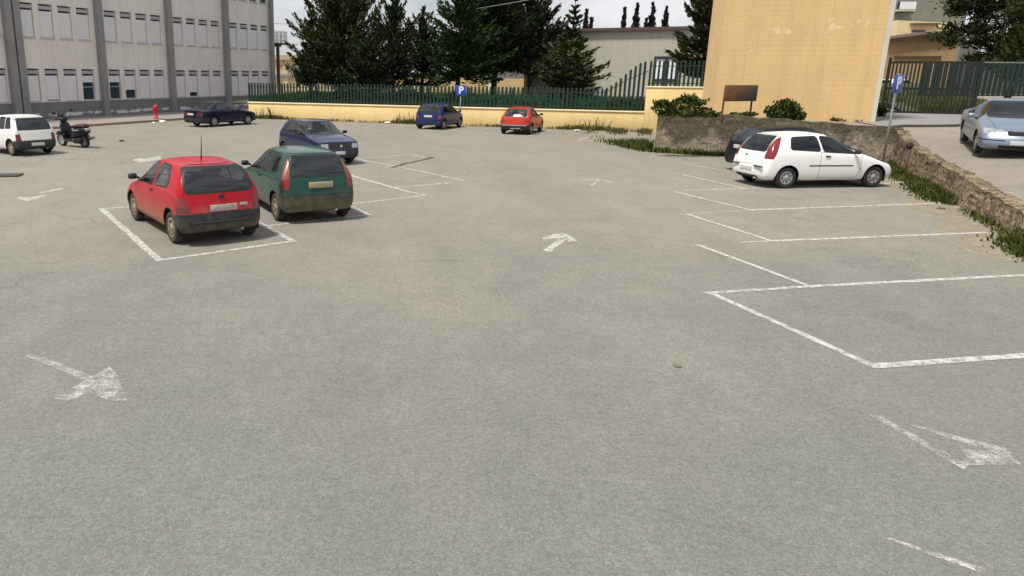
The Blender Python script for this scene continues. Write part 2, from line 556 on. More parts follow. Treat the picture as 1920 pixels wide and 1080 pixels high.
# tar crack, dirt strips
cr = MB()
rnd = random.Random(4)
pts = [(735, 314), (748, 311), (758, 307), (772, 305), (782, 302), (797, 299), (812, 295)]
q = [G(*p) for p in pts]
for i in range(len(q) - 1):
    jitter_strip(cr, q[i], q[i + 1], rnd.uniform(.10, .24), .010, i)
tag(cr.build('asphalt_crack', simple('tar', (.06, .055, .05), .9, var=.4)), kind='structure')

def blob_strip(mb, pts, w, z=.005, seed=0):
    rnd = random.Random(seed)
    P3 = [Vector((p[0], p[1], 0)) for p in pts]
    L, Rr = [], []
    for i in range(len(P3) - 1):
        d = (P3[i + 1] - P3[i])
        n = max(2, int(d.length / .35))
        nr = Vector((-d.y, d.x, 0)).normalized()
        for k in range(n + (i == len(P3) - 2)):
            p = P3[i] + d * (k / n)
            L.append(p + nr * w * rnd.uniform(.45, 1.1))
            Rr.append(p - nr * w * rnd.uniform(.45, 1.1))
    vs = []
    for a, b in zip(L, Rr): vs += [(a.x, a.y, z), (b.x, b.y, z)]
    mb.add(vs, [(2 * i, 2 * i + 1, 2 * i + 3, 2 * i + 2) for i in range(len(L) - 1)])
M['dust'] = worn_paint('blown_sand', (.40, .33, .23), lo=.40, hi=.62, scale=2.5)
ds = MB()
blob_strip(ds, [YL - ynor * .3, YA - ynor * .3, YB - ynor * .5], .8, .0015, 1)
blob_strip(ds, [G(1215, 285), G(1300, 291), G(1400, 297)], .5, .0018, 2)
blob_strip(ds, [G(1690, 335), G(1740, 375), G(1800, 412), G(1860, 452), G(1910, 490)], .7, .0015, 3)
blob_strip(ds, [G(1040, 258), G(1120, 264), G(1200, 272)], 1.6, .0021, 5)
tag(ds.build('blown_sand', M['dust']), kind='structure')

M['oil'] = worn_paint('oil_stain', (.12, .115, .10), lo=.52, hi=1.0, scale=2.2)
os_ = MB()
for k, (px, py, sx, sy) in enumerate([(1560, 420, 1.5, .8), (1760, 600, 1.2, .5), (1600, 482, 1.3, .7), (1500, 372, 1.4, .7), (720, 345, 1.2, .9)]):
    c = G(px, py); rr_ = random.Random(k)
    ph = rr_.uniform(0, 6)
    os_.sheet([(c.x + sx * math.cos(t) * (1 + .2 * math.sin(3 * t + ph)), c.y + sy * math.sin(t) * (1 + .25 * math.sin(2 * t + ph))) for t in [i * math.pi / 14 for i in range(28)]], .0025 + k * .0001)
tag(os_.build('oil_stains', M['oil']), kind='structure')

# ------------------------------------------------------------------ terrace on the right
E1 = G(1226, 285)
EC = Vector((17.9, 25.15, 0))
WL = [EC, G(1684, 320), G(1736, 358), G(1821, 390), G(1884, 431), G(1903, 453)]
WL.append(WL[-1] + (WL[-1] - WL[1]).normalized() * 9)
# smooth the wall line to a gently bent one
def wall_x(y):
    pts = [(25.15, 17.9), (23.7, 17.15), (19.4, 15.1), (16.8, 13.85), (14.26, 12.72), (13.18, 12.12), (5, 8.3), (-30, -8)]
    for (y0, x0), (y1, x1) in zip(pts, pts[1:]):
        if y <= y0 and y >= y1: return x0 + (x1 - x0) * (y0 - y) / (y0 - y1)
    return pts[0][1]
def interp(x, xs, ys):
    return float(np.interp(x, xs, ys))
def terr(x, y):
    z = interp(y, [0, 13, 15.3, 17.7, 20.7, 22.9, 24.5, 27, 30, 40, 60], [.32, .42, .52, .67, .76, .89, 1.02, 1.2, 1.27, 1.32, 1.45])
    d = max(0, min(4, x - wall_x(y)))
    z += .09 * d * (1 - smooth01(22.5, 27, y))
    if y > 24: z += max(0, 18 - x) * .05 * smooth01(24, 26, y)
    return z - .06 * (1 - smooth01(.25, .8, x - wall_x(y))) * (y < 25.2)
tm = MB()
rows = []
NY, NX = 70, 24
ys_ = sorted([2 + (70 - 2) * (j / NY) ** 1.3 for j in range(NY - 1)] + [25.15, 24.9])
NY = len(ys_) - 1
for y in ys_:
    if y <= 25.0: x0 = wall_x(y) + .24 + .10 * smooth01(23.6, 24.8, y)
    else:
        t = min(1, (y - 25.15) / (E1.y - 25.15))
        x0 = 17.9 + (E1.x - 17.9) * max(0, t) + .42
        if y > E1.y: x0 = min(17.0, E1.x + .25 + (y - E1.y) * .6)
    rows.append([(x0 + (75 - x0) * (i / NX) ** 2, y) for i in range(NX + 1)])
vs = [(x, y, terr(x, y)) for r_ in rows for x, y in r_]
fs = [(j * (NX + 1) + i, j * (NX + 1) + i + 1, (j + 1) * (NX + 1) + i + 1, (j + 1) * (NX + 1) + i) for j in range(NY) for i in range(NX)]
tm.add(vs, fs, 0, True)
tag(tm.build('terrace_road', M['terrace_asphalt']), kind='structure')

rd = MB()
r0_, r1_ = Vector((18.6, 26.6)), Vector((33, 31.5))
q0_, q1_ = Vector((22.5, 46)), Vector((52, 42))
NU, NV = 14, 12
vs = []
for j in range(NV + 1):
    for i in range(NU + 1):
        a_ = r0_.lerp(r1_, i / NU); b_ = q0_.lerp(q1_, i / NU)
        p = a_.lerp(b_, j / NV)
        if j == 0: p = p + Vector((0, .25 * math.sin(i * 1.7)))
        vs.append((p.x, p.y, terr(p.x, p.y) + .03))
rd.add(vs, [(j * (NU + 1) + i, j * (NU + 1) + i + 1, (j + 1) * (NU + 1) + i + 1, (j + 1) * (NU + 1) + i) for j in range(NV) for i in range(NU)], 0, True)
M['road'] = asphalt('road_asphalt', (.22, .215, .205), (.26, .25, .235))
tag(rd.build('gate_road', M['road']), kind='structure')
ke = MB()
ke.tube([(x, y - .06, terr(x, y) + .02) for x, y, z in vs[:NU + 1]], .07, 6)
tag(ke.build('road_edge', simple('dark_road_edge', (.055, .045, .03), .95, var=.4)), kind='structure')

# stone retaining walls: displaced, uneven top
def stonemat(name, lichen, stone, low, joints=.3):
    mt, nt, b = new_mat(name)
    p = objco(nt)
    n1 = noise(nt, p, 1.1, 7, .7)
    n2 = noise(nt, p, 6, 6, .7)
    vo = node(nt, "ShaderNodeTexVoronoi", Scale=3.4)
    nt.links.new(p, vo.inputs['Vector'])
    sep = nt.nodes.new("ShaderNodeSeparateXYZ"); nt.links.new(p, sep.inputs[0])
    k = mth(nt, 'ADD', mth(nt, 'MULTIPLY', sep.outputs[2], .55), mth(nt, 'MULTIPLY', mth(nt, 'SUBTRACT', n1, .5), 2.6))
    col = ramp(nt, k, [(.22, low), (.42, stone), (.62, lichen)])
    col = mixc(nt, .7, col, ramp(nt, n2, [(.3, .45), (.7, 1.35)]), 'MULTIPLY')
    col = mixc(nt, .25, col, ramp(nt, vo.outputs['Distance'], [(.05, 1.25), (.6, .55)]), 'MULTIPLY')
    ve = node(nt, "ShaderNodeTexVoronoi", Scale=2.6, feature='DISTANCE_TO_EDGE')
    wv = node(nt, "ShaderNodeVectorMath", operation='ADD')
    nc = node(nt, "ShaderNodeTexNoise", Scale=3.0, Detail=3)
    nt.links.new(p, nc.inputs['Vector']); nt.links.new(p, wv.inputs[0]); nt.links.new(nc.outputs['Color'], wv.inputs[1])
    nt.links.new(wv.outputs[0], ve.inputs['Vector'])
    jn = ramp(nt, ve.outputs['Distance'], [(.02, 0), (.09, 1)])
    col = mixc(nt, joints, col, mixc(nt, jn, (.35, .33, .30), (1.06, 1.05, 1.02)), 'MULTIPLY')
    nt.links.new(col, b.inputs['Base Color'])
    b.inputs['Roughness'].default_value = .95
    b.inputs['Specular IOR Level'].default_value = .15
    bump(nt, b, mth(nt, 'ADD', n2, mth(nt, 'MULTIPLY', jn, joints)), .8, .06)
    return mt
M['stone'] = stonemat('rubble_wall', (.125, .105, .075), (.19, .165, .12), (.31, .265, .195))
M['stone_low'] = stonemat('broken_wall', (.20, .16, .11), (.24, .19, .13), (.34, .27, .18), .75)

def rough_wall(name, line, topf, label, mat, th=.42, seed=0, amp=.05, back=None):
    """line: list of ground points, the wall is th thick to the side given by back"""
    rnd = random.Random(seed)
    pts = []
    for i in range(len(line) - 1):
        a, b = Vector(line[i][:2]), Vector(line[i + 1][:2])
        n = max(1, int((b - a).length / .22))
        pts += [a + (b - a) * (k / n) for k in range(n)]
    pts.append(Vector(line[-1][:2]))
    NZ = 9
    mb = MB()
    vs, fs = [], []
    def wob(): return rnd.uniform(-amp, amp)
    prof_n = NZ + 1 + 3 + 1
    for i, p in enumerate(pts):
        d = pts[min(i + 1, len(pts) - 1)] - pts[max(0, i - 1)]
        nr = Vector((-d.y, d.x)).normalized()
        if nr.dot(Vector(back)) < 0: nr = -nr
        zt = topf(p.x, p.y) + .02 * math.sin(i * .9 + seed) + .015 * math.sin(i * 2.3) + rnd.uniform(-amp, amp) * .35
        for k in range(NZ + 1):
            t = k / NZ
            off = .05 * t + wob() * .6
            q = p + nr * off
            vs.append((q.x, q.y, -.05 + (zt + .05) * t))
        for k in range(1, 4):
            q = p + nr * (.05 + th * k / 3)
            vs.append((q.x, q.y, zt + wob() * .3))
        q = p + nr * (.12 + th)
        vs.append((q.x, q.y, -.05))
    m_ = prof_n
    for i in range(len(pts) - 1):
        for k in range(m_ - 1):
            fs.append((i * m_ + k, (i + 1) * m_ + k, (i + 1) * m_ + k + 1, i * m_ + k + 1))
    fs.append(tuple(range(m_)))
    fs.append(tuple(range((len(pts) - 1) * m_, len(pts) * m_))[::-1])
    mb.add(vs, fs)
    o = mb.build(name, mat)
    tag(o, label, 'retaining wall')
    return o
def top_front(x, y):
    t = (x - E1.x) / (EC.x - E1.x)
    return 1.66 - .38 * t
rough_wall('stone_wall', [E1, EC + (EC - E1).normalized() * .25], top_front, 'tall mossy stone retaining wall in front of the ochre building', M['stone'], .4, 3, .018, (.5, 1))
def top_side(x, y):
    return interp(y, [0, 13, 13.8, 15.3, 17.7, 20.7, 22.9, 24.1, 25.2], [.32, .42, .49, .54, .69, .78, .91, 1.0, 1.24])
side = [(wall_x(y), y) for y in (25.1, 23.7, 21.5, 19.4, 16.8, 14.26, 13.18, 9, 5, 1)]
rough_wall('low_stone_wall', side, top_side, 'low crumbling stone wall along the raised road at the right', M['stone_low'], .34, 8, .024, (1, -.3))

# ------------------------------------------------------------------ yellow boundary wall with green fence
M['yellow'] = plaster('yellow_plaster', (.80, .60, .29), (.46, .34, .18), .0, .25, None, .06)
M['yellow_cap'] = plaster('wall_coping', (.86, .72, .46), (.5, .4, .25), 0, .2)
M['ochre'] = plaster('ochre_plaster', (.68, .475, .235), (.47, .33, .18), .19, .38, (.80, .66, .45), .06, .38)
M['ochre_side'] = plaster('pale_ochre_plaster', (.74, .52, .27), (.5, .36, .2), 0, .2)
M['trim'] = plaster('pale_render', (.60, .57, .50), (.3, .28, .25), 0, .3)
M['fence'] = simple('green_fence_paint', (.003, .020, .013), .55, var=.3, vscale=2)
M['fence_dark'] = simple('dark_green_paint', (.012, .032, .024), .6, var=.3, vscale=2)

def wall_obj(parent, name, a, b, z0, z1, th, mat, mats_i=0):
    d = b - a
    mb = MB()
    c = (a + b) / 2 + ynor * (th / 2)
    mb.bevbox((0, 0, (z0 + z1) / 2), (d.length, th, z1 - z0), .015)
    return mb.build(name, mat, parent, (c.x - parent.location.x, c.y - parent.location.y, 0), math.atan2(d.y, d.x))
yw = tag(empty('boundary_wall', (YL + YR) / 2), 'long low yellow plastered wall under the green slat fence', 'wall')
wall_obj(yw, 'wall', YL, YR, -.05, 1.02, .28, M['yellow'])
c_ = wall_obj(yw, 'coping', YL - ydir * .05, YR, 1.02, 1.10, .38, M['yellow_cap'])
c_.location = c_.location - ynor * .05
for t in (.42, ):                                       # flat buttress by the weeds
    pass
yh = tag(empty('tall_boundary_wall', (YR + YE) / 2), 'taller yellow wall section stepping up beside the ochre building', 'wall')
wall_obj(yh, 'wall', YR, YE, -.05, 2.36, .30, M['yellow'])
c_ = wall_obj(yh, 'coping', YR - ydir * .03, YE, 2.36, 2.44, .38, M['yellow_cap'])
c_.location = c_.location - ynor * .04

def fence(name, label, a, b, zb, ztop, pitch, sw, seed=0, off=.14):
    d = b - a
    L = d.length
    root = tag(empty(name, a), label, 'fence')
    root.rotation_euler.z = math.atan2(d.y, d.x)
    rnd = random.Random(seed)
    sl = MB()
    n = int(L / pitch)
    for i in range(n + 1):
        x = i * pitch
        zt = ztop(x / L)
        sl.box((x, off + rnd.uniform(-.004, .004), (zb + zt) / 2), (sw, .03, zt - zb), 0)
        # bevelled tip
        sl.add([(x - sw / 2, off - .015, zt), (x + sw / 2, off - .015, zt), (x + sw / 2, off + .015, zt), (x - sw / 2, off + .015, zt), (x, off, zt + .05)],
               [(0, 1, 4), (1, 2, 4), (2, 3, 4), (3, 0, 4)])
    sl.build('slats', M['fence'], root)
    for fz in (.12, .82):
        rl = MB()
        k = 24
        zs = [zb + (min(ztop(i / k), ztop(0) if fz < .5 else 99) - zb) * fz for i in range(k + 1)]
        rl.tube([(L * i / k, off + .04, zs[i]) for i in range(k + 1)], .022, 6)
        rl.build('rail', M['fence_dark'], root)
    for i in range(int(L / 2.6) + 1):
        x = min(L, i * 2.6)
        ps = MB()
        ps.box((x, off + .09, (zb + ztop(x / L) - .1) / 2 + .0), (.06, .06, ztop(x / L) - .1 - zb + .1))
        ps.build('post', M['fence_dark'], root)
    return root
L1 = (YR - YL).length
def low_top(t):
    x = t * L1
    return 2.33 - .08 * t + 1.45 * smooth01(L1 - 2.3, L1 - .1, x) ** 1.0
fence('slat_fence', 'dark green slat fence on the low yellow wall, sweeping up at its right end', YL, YR, 1.1, low_top, .235, .125, 1)
fence('tall_slat_fence', 'green slat fence on the taller yellow wall beside the ochre building', YR + ydir * .1, YE, 2.44, lambda t: 3.72, .215, .11, 2)

# grassy bank behind the wall
bank = MB()
bw, bn = [], 30
for j in range(8):
    for i in range(bn + 1):
        p = YL - ydir * 2 + (YE + ydir * 1 - YL + ydir * 2) * (i / bn) + ynor * (.32 + j * 4.5)
        bw.append((p.x, p.y, .98 + .42 * smooth01(0, 2, j) + .05 * math.sin(i * 1.3 + j)))
bank.add(bw, [(j * (bn + 1) + i, j * (bn + 1) + i + 1, (j + 1) * (bn + 1) + i + 1, (j + 1) * (bn + 1) + i) for j in range(7) for i in range(bn)], 0, True)
M['turf'] = simple('turf_soil', (.06, .085, .03), .95, var=.4, vscale=1.5)
tag(bank.build('grass_bank', M['turf']), kind='structure')

M['grass'] = leafmat('grass_blades', [(.2, (.015, .06, .015)), (.6, (.03, .10, .022)), (.9, (.08, .13, .035))])
M['dry_weed'] = leafmat('weeds', [(.2, (.05, .06, .018)), (.55, (.10, .10, .03)), (.9, (.19, .155, .065))])
M['weed_green'] = leafmat('green_weeds', [(.2, (.020, .030, .008)), (.5, (.055, .072, .014)), (.75, (.11, .11, .03)), (.95, (.20, .16, .06))])
M['shrub'] = leafmat('shrub_leaves', [(.2, (.018, .030, .008)), (.6, (.055, .075, .016)), (.9, (.15, .15, .04))])

def blades(mb, pos, h, w, rnd, lean=.5):
    a = rnd.uniform(0, 6.283)
    dx, dy = math.cos(a), math.sin(a)
    b = rnd.uniform(0, 6.283)
    l = h * rnd.uniform(.1, lean)
    tip = Vector((pos[0] + math.cos(b) * l, pos[1] + math.sin(b) * l, pos[2] + h))
    mid = Vector((pos[0] + math.cos(b) * l * .3, pos[1] + math.sin(b) * l * .3, pos[2] + h * .6))
    mb.add([(pos[0] - dx * w, pos[1] - dy * w, pos[2]), (pos[0] + dx * w, pos[1] + dy * w, pos[2]),
            mid + Vector((dx * w * .7, dy * w * .7, 0)), tip, mid - Vector((dx * w * .7, dy * w * .7, 0))], [(0, 1, 2, 3, 4)])
def leaf(mb, p, ax, l, w, rnd):
    ax = ax.normalized()
    s = ax.cross(Vector((rnd.uniform(-1, 1), rnd.uniform(-1, 1), rnd.uniform(-1, 1))))
    if s.length < .01: return
    s.normalize()
    mb.add([p - ax * l * .5, p + s * w * .5, p + ax * l * .5, p - s * w * .5], [(0, 1, 2, 3)])

g = MB(); rnd = random.Random(11)
for i in range(15000):
    t = rnd.random(); k = rnd.random() ** 1.6 * 9
    p = YL + (YE - YL) * t + ynor * (.4 + k)
    blades(g, (p.x, p.y, 1.05 + .22 * smooth01(0, 4.5, k)), rnd.uniform(.2, .55), .035, rnd)
tag(g.build('bank_grass', M['grass']), 'tall green grass on the bank behind the slat fence', 'grass', kind='stuff')

w = MB(); rnd = random.Random(12)
for i in range(5200):                                  # weeds at the foot of the yellow wall
    t = rnd.random()
    dens = .5 + .5 * math.sin(t * 23) * math.sin(t * 7.7 + 1)
    if rnd.random() > dens ** 1.5: continue
    p = YL + (YR - YL) * t - ynor * abs(rnd.gauss(.05, .2))
    tall = rnd.random() < .10 and dens > .7
    blades(w, (p.x, p.y, 0), rnd.uniform(.06, .26) * (2.6 if tall else 1) * (.4 + dens), .022, rnd, .8)
for i in range(1500):                                  # denser grass near the right end of the wall
    px_ = 1222 - abs(rnd.gauss(0, 55))
    if rnd.random() > .35 + .45 * math.sin(px_ * .11): continue
    p = G(px_, 246 + abs(rnd.gauss(0, 3.2)))
    blades(w, (p.x, p.y, 0), rnd.uniform(.05, .30), .024, rnd, .9)
tag(w.build('wall_weeds', M['dry_weed']), 'dry olive weeds along the foot of the yellow wall', 'weeds', kind='stuff')
w = MB(); rnd = random.Random(13)
for i in range(1300):                                  # by the left end of the stone wall
    t = abs(rnd.gauss(0, .45))
    p = E1 + Vector((-.02 - abs(rnd.gauss(0, .16 + .35 * t)), .15 + t * 5 + rnd.gauss(0, .2), 0))
    blades(w, (p.x, p.y, 0), rnd.uniform(.06, .6) * max(.25, 1 - .8 * t), .026, rnd, .8)
for i in range(1400):
    t = rnd.random()
    p = E1 + (EC - E1) * (t * .95) + Vector((-.3, -1, 0)).normalized() * abs(rnd.gauss(.0, .16))
    blades(w, (p.x, p.y, 0), rnd.uniform(.05, .28), .025, rnd, .8)
tag(w.build('stone_wall_weeds', M['weed_green']), 'green weeds round the foot of the mossy stone wall', 'weeds', kind='stuff')
w = MB(); rnd = random.Random(14)
for (ya, yb, n, wd, hh) in ((23.8, 20.5, 900, .5, .28), (20.8, 17.0, 1900, .5, .34), (24.9, 23.2, 700, .4, .34), (13.6, 11, 1100, .5, .34), (16.5, 13.6, 250, .25, .14)):
    for i in range(n):
        y = ya + (yb - ya) * (rnd.random() + rnd.random()) / 2
        d = abs(rnd.gauss(0, wd * .5))
        blades(w, (wall_x(y) - d * .9, y + d * .35, 0), rnd.uniform(.3, 1) * hh * max(.2, 1 - d / wd * .6), .022, rnd, .8)
tag(w.build('low_wall_weeds', M['weed_green']), 'weeds growing at the foot of the low crumbling wall', 'weeds', kind='stuff')

# ------------------------------------------------------------------ school
M['school'] = plaster('grey_beige_render', (.76, .715, .675), (.45, .41, .38), 0, .38, None, .07)
M['pil'] = plaster('grey_concrete_fins', (.27, .27, .27), (.17, .17, .17), 0, .3)
def plinthmat():
    mt, nt, b = new_mat('grey_plinth')
    p = objco(nt)
    sep = nt.nodes.new("ShaderNodeSeparateXYZ"); nt.links.new(p, sep.inputs[0])
    n = noise(nt, p, .8, 6, .65)
    col = ramp(nt, n, [(.3, (.17, .17, .175)), (.7, (.22, .22, .22))])
    band = mth(nt, 'SUBTRACT', 1.0, mth(nt, 'MULTIPLY', mth(nt, 'ABSOLUTE', mth(nt, 'SUBTRACT', sep.outputs[2], .34)), 5.5), True)
    k = mth(nt, 'MULTIPLY', band, ramp(nt, noise(nt, objco(nt, (.7, .7, 1.6)), 1.5, 4, .6), [(.42, 0), (.55, 1)]))
    col = mixc(nt, ramp(nt, k, [(.25, 0), (.45, 1)]), col, (.66, .65, .66))
    nt.links.new(col, b.inputs['Base Color'])
    b.inputs['Roughness'].default_value = .9
    return mt
M['plinth'] = plinthmat()
M['shutter'] = simple('roller_shutter', (.76, .75, .77), .6, var=.06, vscale=.8)
M['shutter_box'] = simple('shutter_box', (.40, .39, .43), .6, var=.08, vscale=.8)
M['frame'] = simple('window_frame', (.33, .34, .36), .5)
M['recess_shade'] = simple('painted_recess_shade', (.16, .15, .15), .9)  # dark colour stands in for the shade inside the window openings
M['sill'] = simple('window_sill', (.55, .53, .50), .8)

sch = tag(empty('school_building', SO, SA), 'long grey school building with rows of white roller shutters and grey fins', 'building')
# local frame: x along the facade, y into the building (left of sdir), z up
BAY = 6.43
S0, S1 = -6.1 - 2 * BAY, 19.45
HS = 13.2
GF, FL = 1.18, 3.86
WW, WH = 1.0, 2.0
bays = [-6.1 + BAY * k for k in range(-2, 4)]
wx = []
for b0 in bays:
    for k in range(4):
        x = b0 + .42 + (k + .5) * (BAY - .84) / 4 + .0
        if x < S1 - .3: wx.append(x)
wall = MB(); T = .30
def wbox(mb, x0, x1, z0, z1, y0=0, y1=T, mi=0):
    mb.box(((x0 + x1) / 2, (y0 + y1) / 2, (z0 + z1) / 2), (x1 - x0, y1 - y0, z1 - z0), mi)
zs = [GF + FL * k for k in range(3)]
prev = GF - .06
for z in zs:
    if z - prev > .02: wbox(wall, S0, S1, prev, z)
    e = [S0] + [q for x in wx for q in (x - WW / 2, x + WW / 2)] + [S1]
    for i in range(0, len(e), 2): wbox(wall, e[i], e[i + 1], z, z + WH)
    prev = z + WH
wbox(wall, S0, S1, prev, HS)
# other sides of the block
wbox(wall, S1 - T, S1, -.05, HS, T, 14)
wbox(wall, S0, S0 + T, -.05, HS, T, 14)
wbox(wall, S0, S1, -.05, HS, 14, 14 + T)
wall.build('wall', M['school'], sch)
rf = MB(); wbox(rf, S0 - .1, S1 + .1, HS, HS + .25, -.12, 14.4); rf.build('roof', M['pil'], sch)
bk = MB(); wbox(bk, S0 + .3, S1 - .3, .3, HS - .2, T + .02, T + .06); bk.build('recess_shade_backing', M['recess_shade'], sch)  # backing sheet, its dark colour paints the lintel shade round the shutters
pl = MB(); wbox(pl, S0, S1, -.05, GF - .06, -.03, T); pl.build('plinth', M['plinth'], sch)
sb = MB(); wbox(sb, S0, S1, GF - .06, GF + .0, -.06, -.002); sb.build('sill_band', M['sill'], sch)
pilx = bays[1:] + [S1]
for k, x in enumerate(bays):
    p_ = MB()
    if abs(x + 6.1) < .01:
        wbox(p_, x - .52, x - .06, -.05, HS + .1, -.36, -.002); wbox(p_, x + .06, x + .52, -.05, HS + .1, -.36, -.002)
        dj = MB(); wbox(dj, x - .05, x + .05, -.05, HS, -.2, -.004); dj.build('expansion_joint', M['gap'], sch)
    else:
        wbox(p_, x - .24, x + .24, -.05, HS + .1, -.34, -.002)
    p_.build('pilaster', M['pil'], sch)
p_ = MB(); wbox(p_, S1 - .28, S1 + .06, -.05, HS + .1, -.34, -.002); p_.build('pilaster', M['pil'], sch)

fr = MB()
for (x0, x1, z0, z1) in ((-.5, -.44, 0, 1.60), (.44, .5, 0, 1.60), (-.44, .44, 0, .06), (-.44, .44, .82, .88)):
    wbox(fr, x0, x1, z0, z1, .14, .20)
frame_me = fr.mesh('window', M['frame'])
bx = MB(); wbox(bx, -.5, .5, 1.69, 1.90, .05, .24); box_me = bx.mesh('shutter_box', M['shutter_box'])
pn = MB(); wbox(pn, -.44, .44, .06, 1.66, .165, .175); pane_me = pn.mesh('pane', M['dark_glass_pane'])
def shutter_me(h):                                     # h = height of the open gap below the shutter
    s_ = MB()
    n = int((1.58 - h) / .055)
    for i in range(n):
        z0 = h + (1.58 - h) * i / n; z1 = h + (1.58 - h) * (i + 1) / n - .006
        wbox(s_, -.47, .47, z0, z1, .10, .118)
    wbox(s_, -.46, .46, h + .005, 1.58, .112, .124)
    return s_.mesh('shutter', M['shutter'])
sh_cache = {}
sl_me = MB(); wbox(sl_me, -.56, .56, -.055, -.004, -.07, .1); sl_me = sl_me.mesh('sill', M['sill'])
opens = {(0, 7): 1.15, (0, 8): 1.15, (0, 9): .62, (0, 13): .34, (0, 5): .10, (2, 18): 1.0, (2, 17): .9, (2, 19): 1.3, (0, 0): .7}
base_i = min(range(len(wx)), key=lambda i: abs(wx[i] - (-5.45))) - 4
for fl, z in enumerate(zs):
    for i, x in enumerate(wx):
        k = i - base_i
        wo = link('window', frame_me, sch, (x, 0, z))
        link('shutter_box', box_me, wo)
        h = opens.get((fl, k), 0.03)
        if h not in sh_cache: sh_cache[h] = shutter_me(h)
        link('shutter', sh_cache[h], wo)
        if h > .05: link('pane', pane_me, wo)
        if fl: link('sill', sl_me, wo)

# escape landing at the far end of the school
bal = tag(empty('escape_balcony', SO + sdir * 20.3, SA), 'white railed landing on a brown steel column at the end of the school', 'balcony')
d_ = MB(); d_.box((.75, .9, 5.62), (1.9, 1.8, .14)); d_.build('slab', simple('brown_steel', (.06, .035, .025), .7), bal)
c_ = MB(); c_.box((.55, .3, 2.75), (.22, .22, 5.6)); c_.box((.55, .3, 5.45), (.6, .4, .2)); c_.build('column', bpy.data.materials['brown_steel'], bal)
rl = MB()
for z in (5.95, 6.3, 6.7): rl.box((.75, .04, z), (1.9, .03, .03)); rl.box((1.68, .9, z), (.03, 1.7, .03))
for i in range(13): rl.box((-.17 + i * .153, .04, 6.18), (.035 if i % 6 else .07, .035, 1.05))
for i in range(12): rl.box((1.68, .04 + i * .15, 6.18), (.03, .03, 1.05))
rl.build('railing', simple('white_railing', (.62, .66, .70), .5), bal)

# pavement in front of the school
pv = MB()
K0 = SO + snor * 6.4
a, b = SO - sdir * 40, SO + sdir * 20
pv.add([tuple(a + Vector((0, 0, .12))), tuple(a + snor * 6.4 + Vector((0, 0, .12))), tuple(b + snor * 6.4 + Vector((0, 0, .12))), tuple(b + Vector((0, 0, .12)))], [(0, 1, 2, 3)])
M['pave'] = asphalt('pavement_concrete', (.25, .215, .20), (.30, .255, .235), .5)
tag(pv.build('pavement', M['pave']), kind='structure')
kb = MB()
kc = (a + b) / 2 + snor * 6.475
kb.box((0, 0, .055), ((b - a).length, .15, .15)); 
tag(kb.build('kerb', simple('kerb_stone', (.24, .20, .13), .9, var=.3), None, kc, SA), kind='structure')

# hydrant
M['hyd'] = simple('red_hydrant_paint', (.42, .02, .025), .5)
hp = G(312, 227)
hp = SO + snor * 5.6 + sdir * ((hp - SO).dot(sdir))
hy = tag(empty('fire_hydrant', (hp.x, hp.y, .12)), 'red fire hydrant post on the pavement by the school', 'hydrant')
h_ = MB(); h_.lathe([(0, 0), (.17, 0), (.17, .05), (.11, .08), (.11, .55), (.15, .6), (.15, .74), (.10, .84), (.05, .88), (0, .88)], n=16); h_.build('barrel', M['hyd'], hy)
for s in (-1, 1):
    h_ = MB(); h_.lathe([(0, .0), (.07, .0), (.07, .13), (.045, .15), (0, .15)], axis='x', n=12); o = h_.build('outlet', M['hyd'], hy, (s * .08, 0, .55)); o.scale.x = s
h_ = MB(); h_.lathe([(0, 0), (.04, 0), (.035, .09), (0, .09)], n=6); h_.build('spindle', M['hyd'], hy, (0, 0, .87))

# ------------------------------------------------------------------ ochre building and things on the terrace
_ob = Vector((14.35, 30.6, 0)); _od = Vector((math.cos(R(-17)), math.sin(R(-17)), 0))
B1 = on_line(1337, 213, _ob, _ob + _od); B2 = on_line(1641, 219, _ob, _ob + _od)
B1.z = B2.z = 0
bd = (B2 - B1); bd.z = 0
BLn = bd.length; bd.normalize()
oc = tag(empty('ochre_building', (B1.x, B1.y, 0), math.atan2(bd.y, bd.x)), 'tall windowless ochre building above the stone wall', 'building')
o_ = MB(); o_.box((BLn / 2, 2.0, 5.1), (BLn, 4.0, 9.8)); 
o_.build('wall', M['ochre'], oc)
o_ = MB(); o_.box((-.012, 1.98, 5.1), (.02, 3.9, 9.7)); o_.build('side_render', M['ochre_side'], oc)
o_ = MB(); o_.box((BLn - .07, -.02, 5.1), (.16, .05, 9.6)); o_.build('corner_trim', M['trim'], oc)
o_ = MB(); o_.box((BLn / 2, 2.0, 10.08), (BLn + .3, 4.3, .16)); o_.build('roof', M['pil'], oc)
o_ = MB(); o_.box((BLn / 2, -.045, 1.32), (BLn, .08, .42)); 

def gz(p): return Vector((p.x, p.y, terr(p.x, p.y)))
# rusty board on two legs
rb0, rb1 = G(1353, 217, 1.52), G(1410, 218, 1.48)
rb = tag(empty('notice_board', gz((rb0 + rb1) / 2), math.atan2((rb1 - rb0).y, (rb1 - rb0).x)), 'rusty blank board on two legs in front of the ochre building', 'sign board')
def rustmat():
    mt, nt, b = new_mat('rusted_sheet')
    p = objco(nt)
    n = noise(nt, p, 2.2, 6, .6)
    sep = nt.nodes.new("ShaderNodeSeparateXYZ"); nt.links.new(p, sep.inputs[0])
    k = mth(nt, 'ADD', n, mth(nt, 'MULTIPLY', sep.outputs[0], -.22))
    nt.links.new(ramp(nt, k, [(.35, (.055, .05, .045)), (.5, (.10, .055, .03)), (.68, (.20, .07, .022))]), b.inputs['Base Color'])
    b.inputs['Roughness'].default_value = .8
    return mt
M['rust'] = rustmat()
bwid = (rb1 - rb0).length
o_ = MB(); o_.bevbox((.04, 0, .92), (bwid + .1, .05, .60), .01); o_.build('panel', M['rust'], rb)
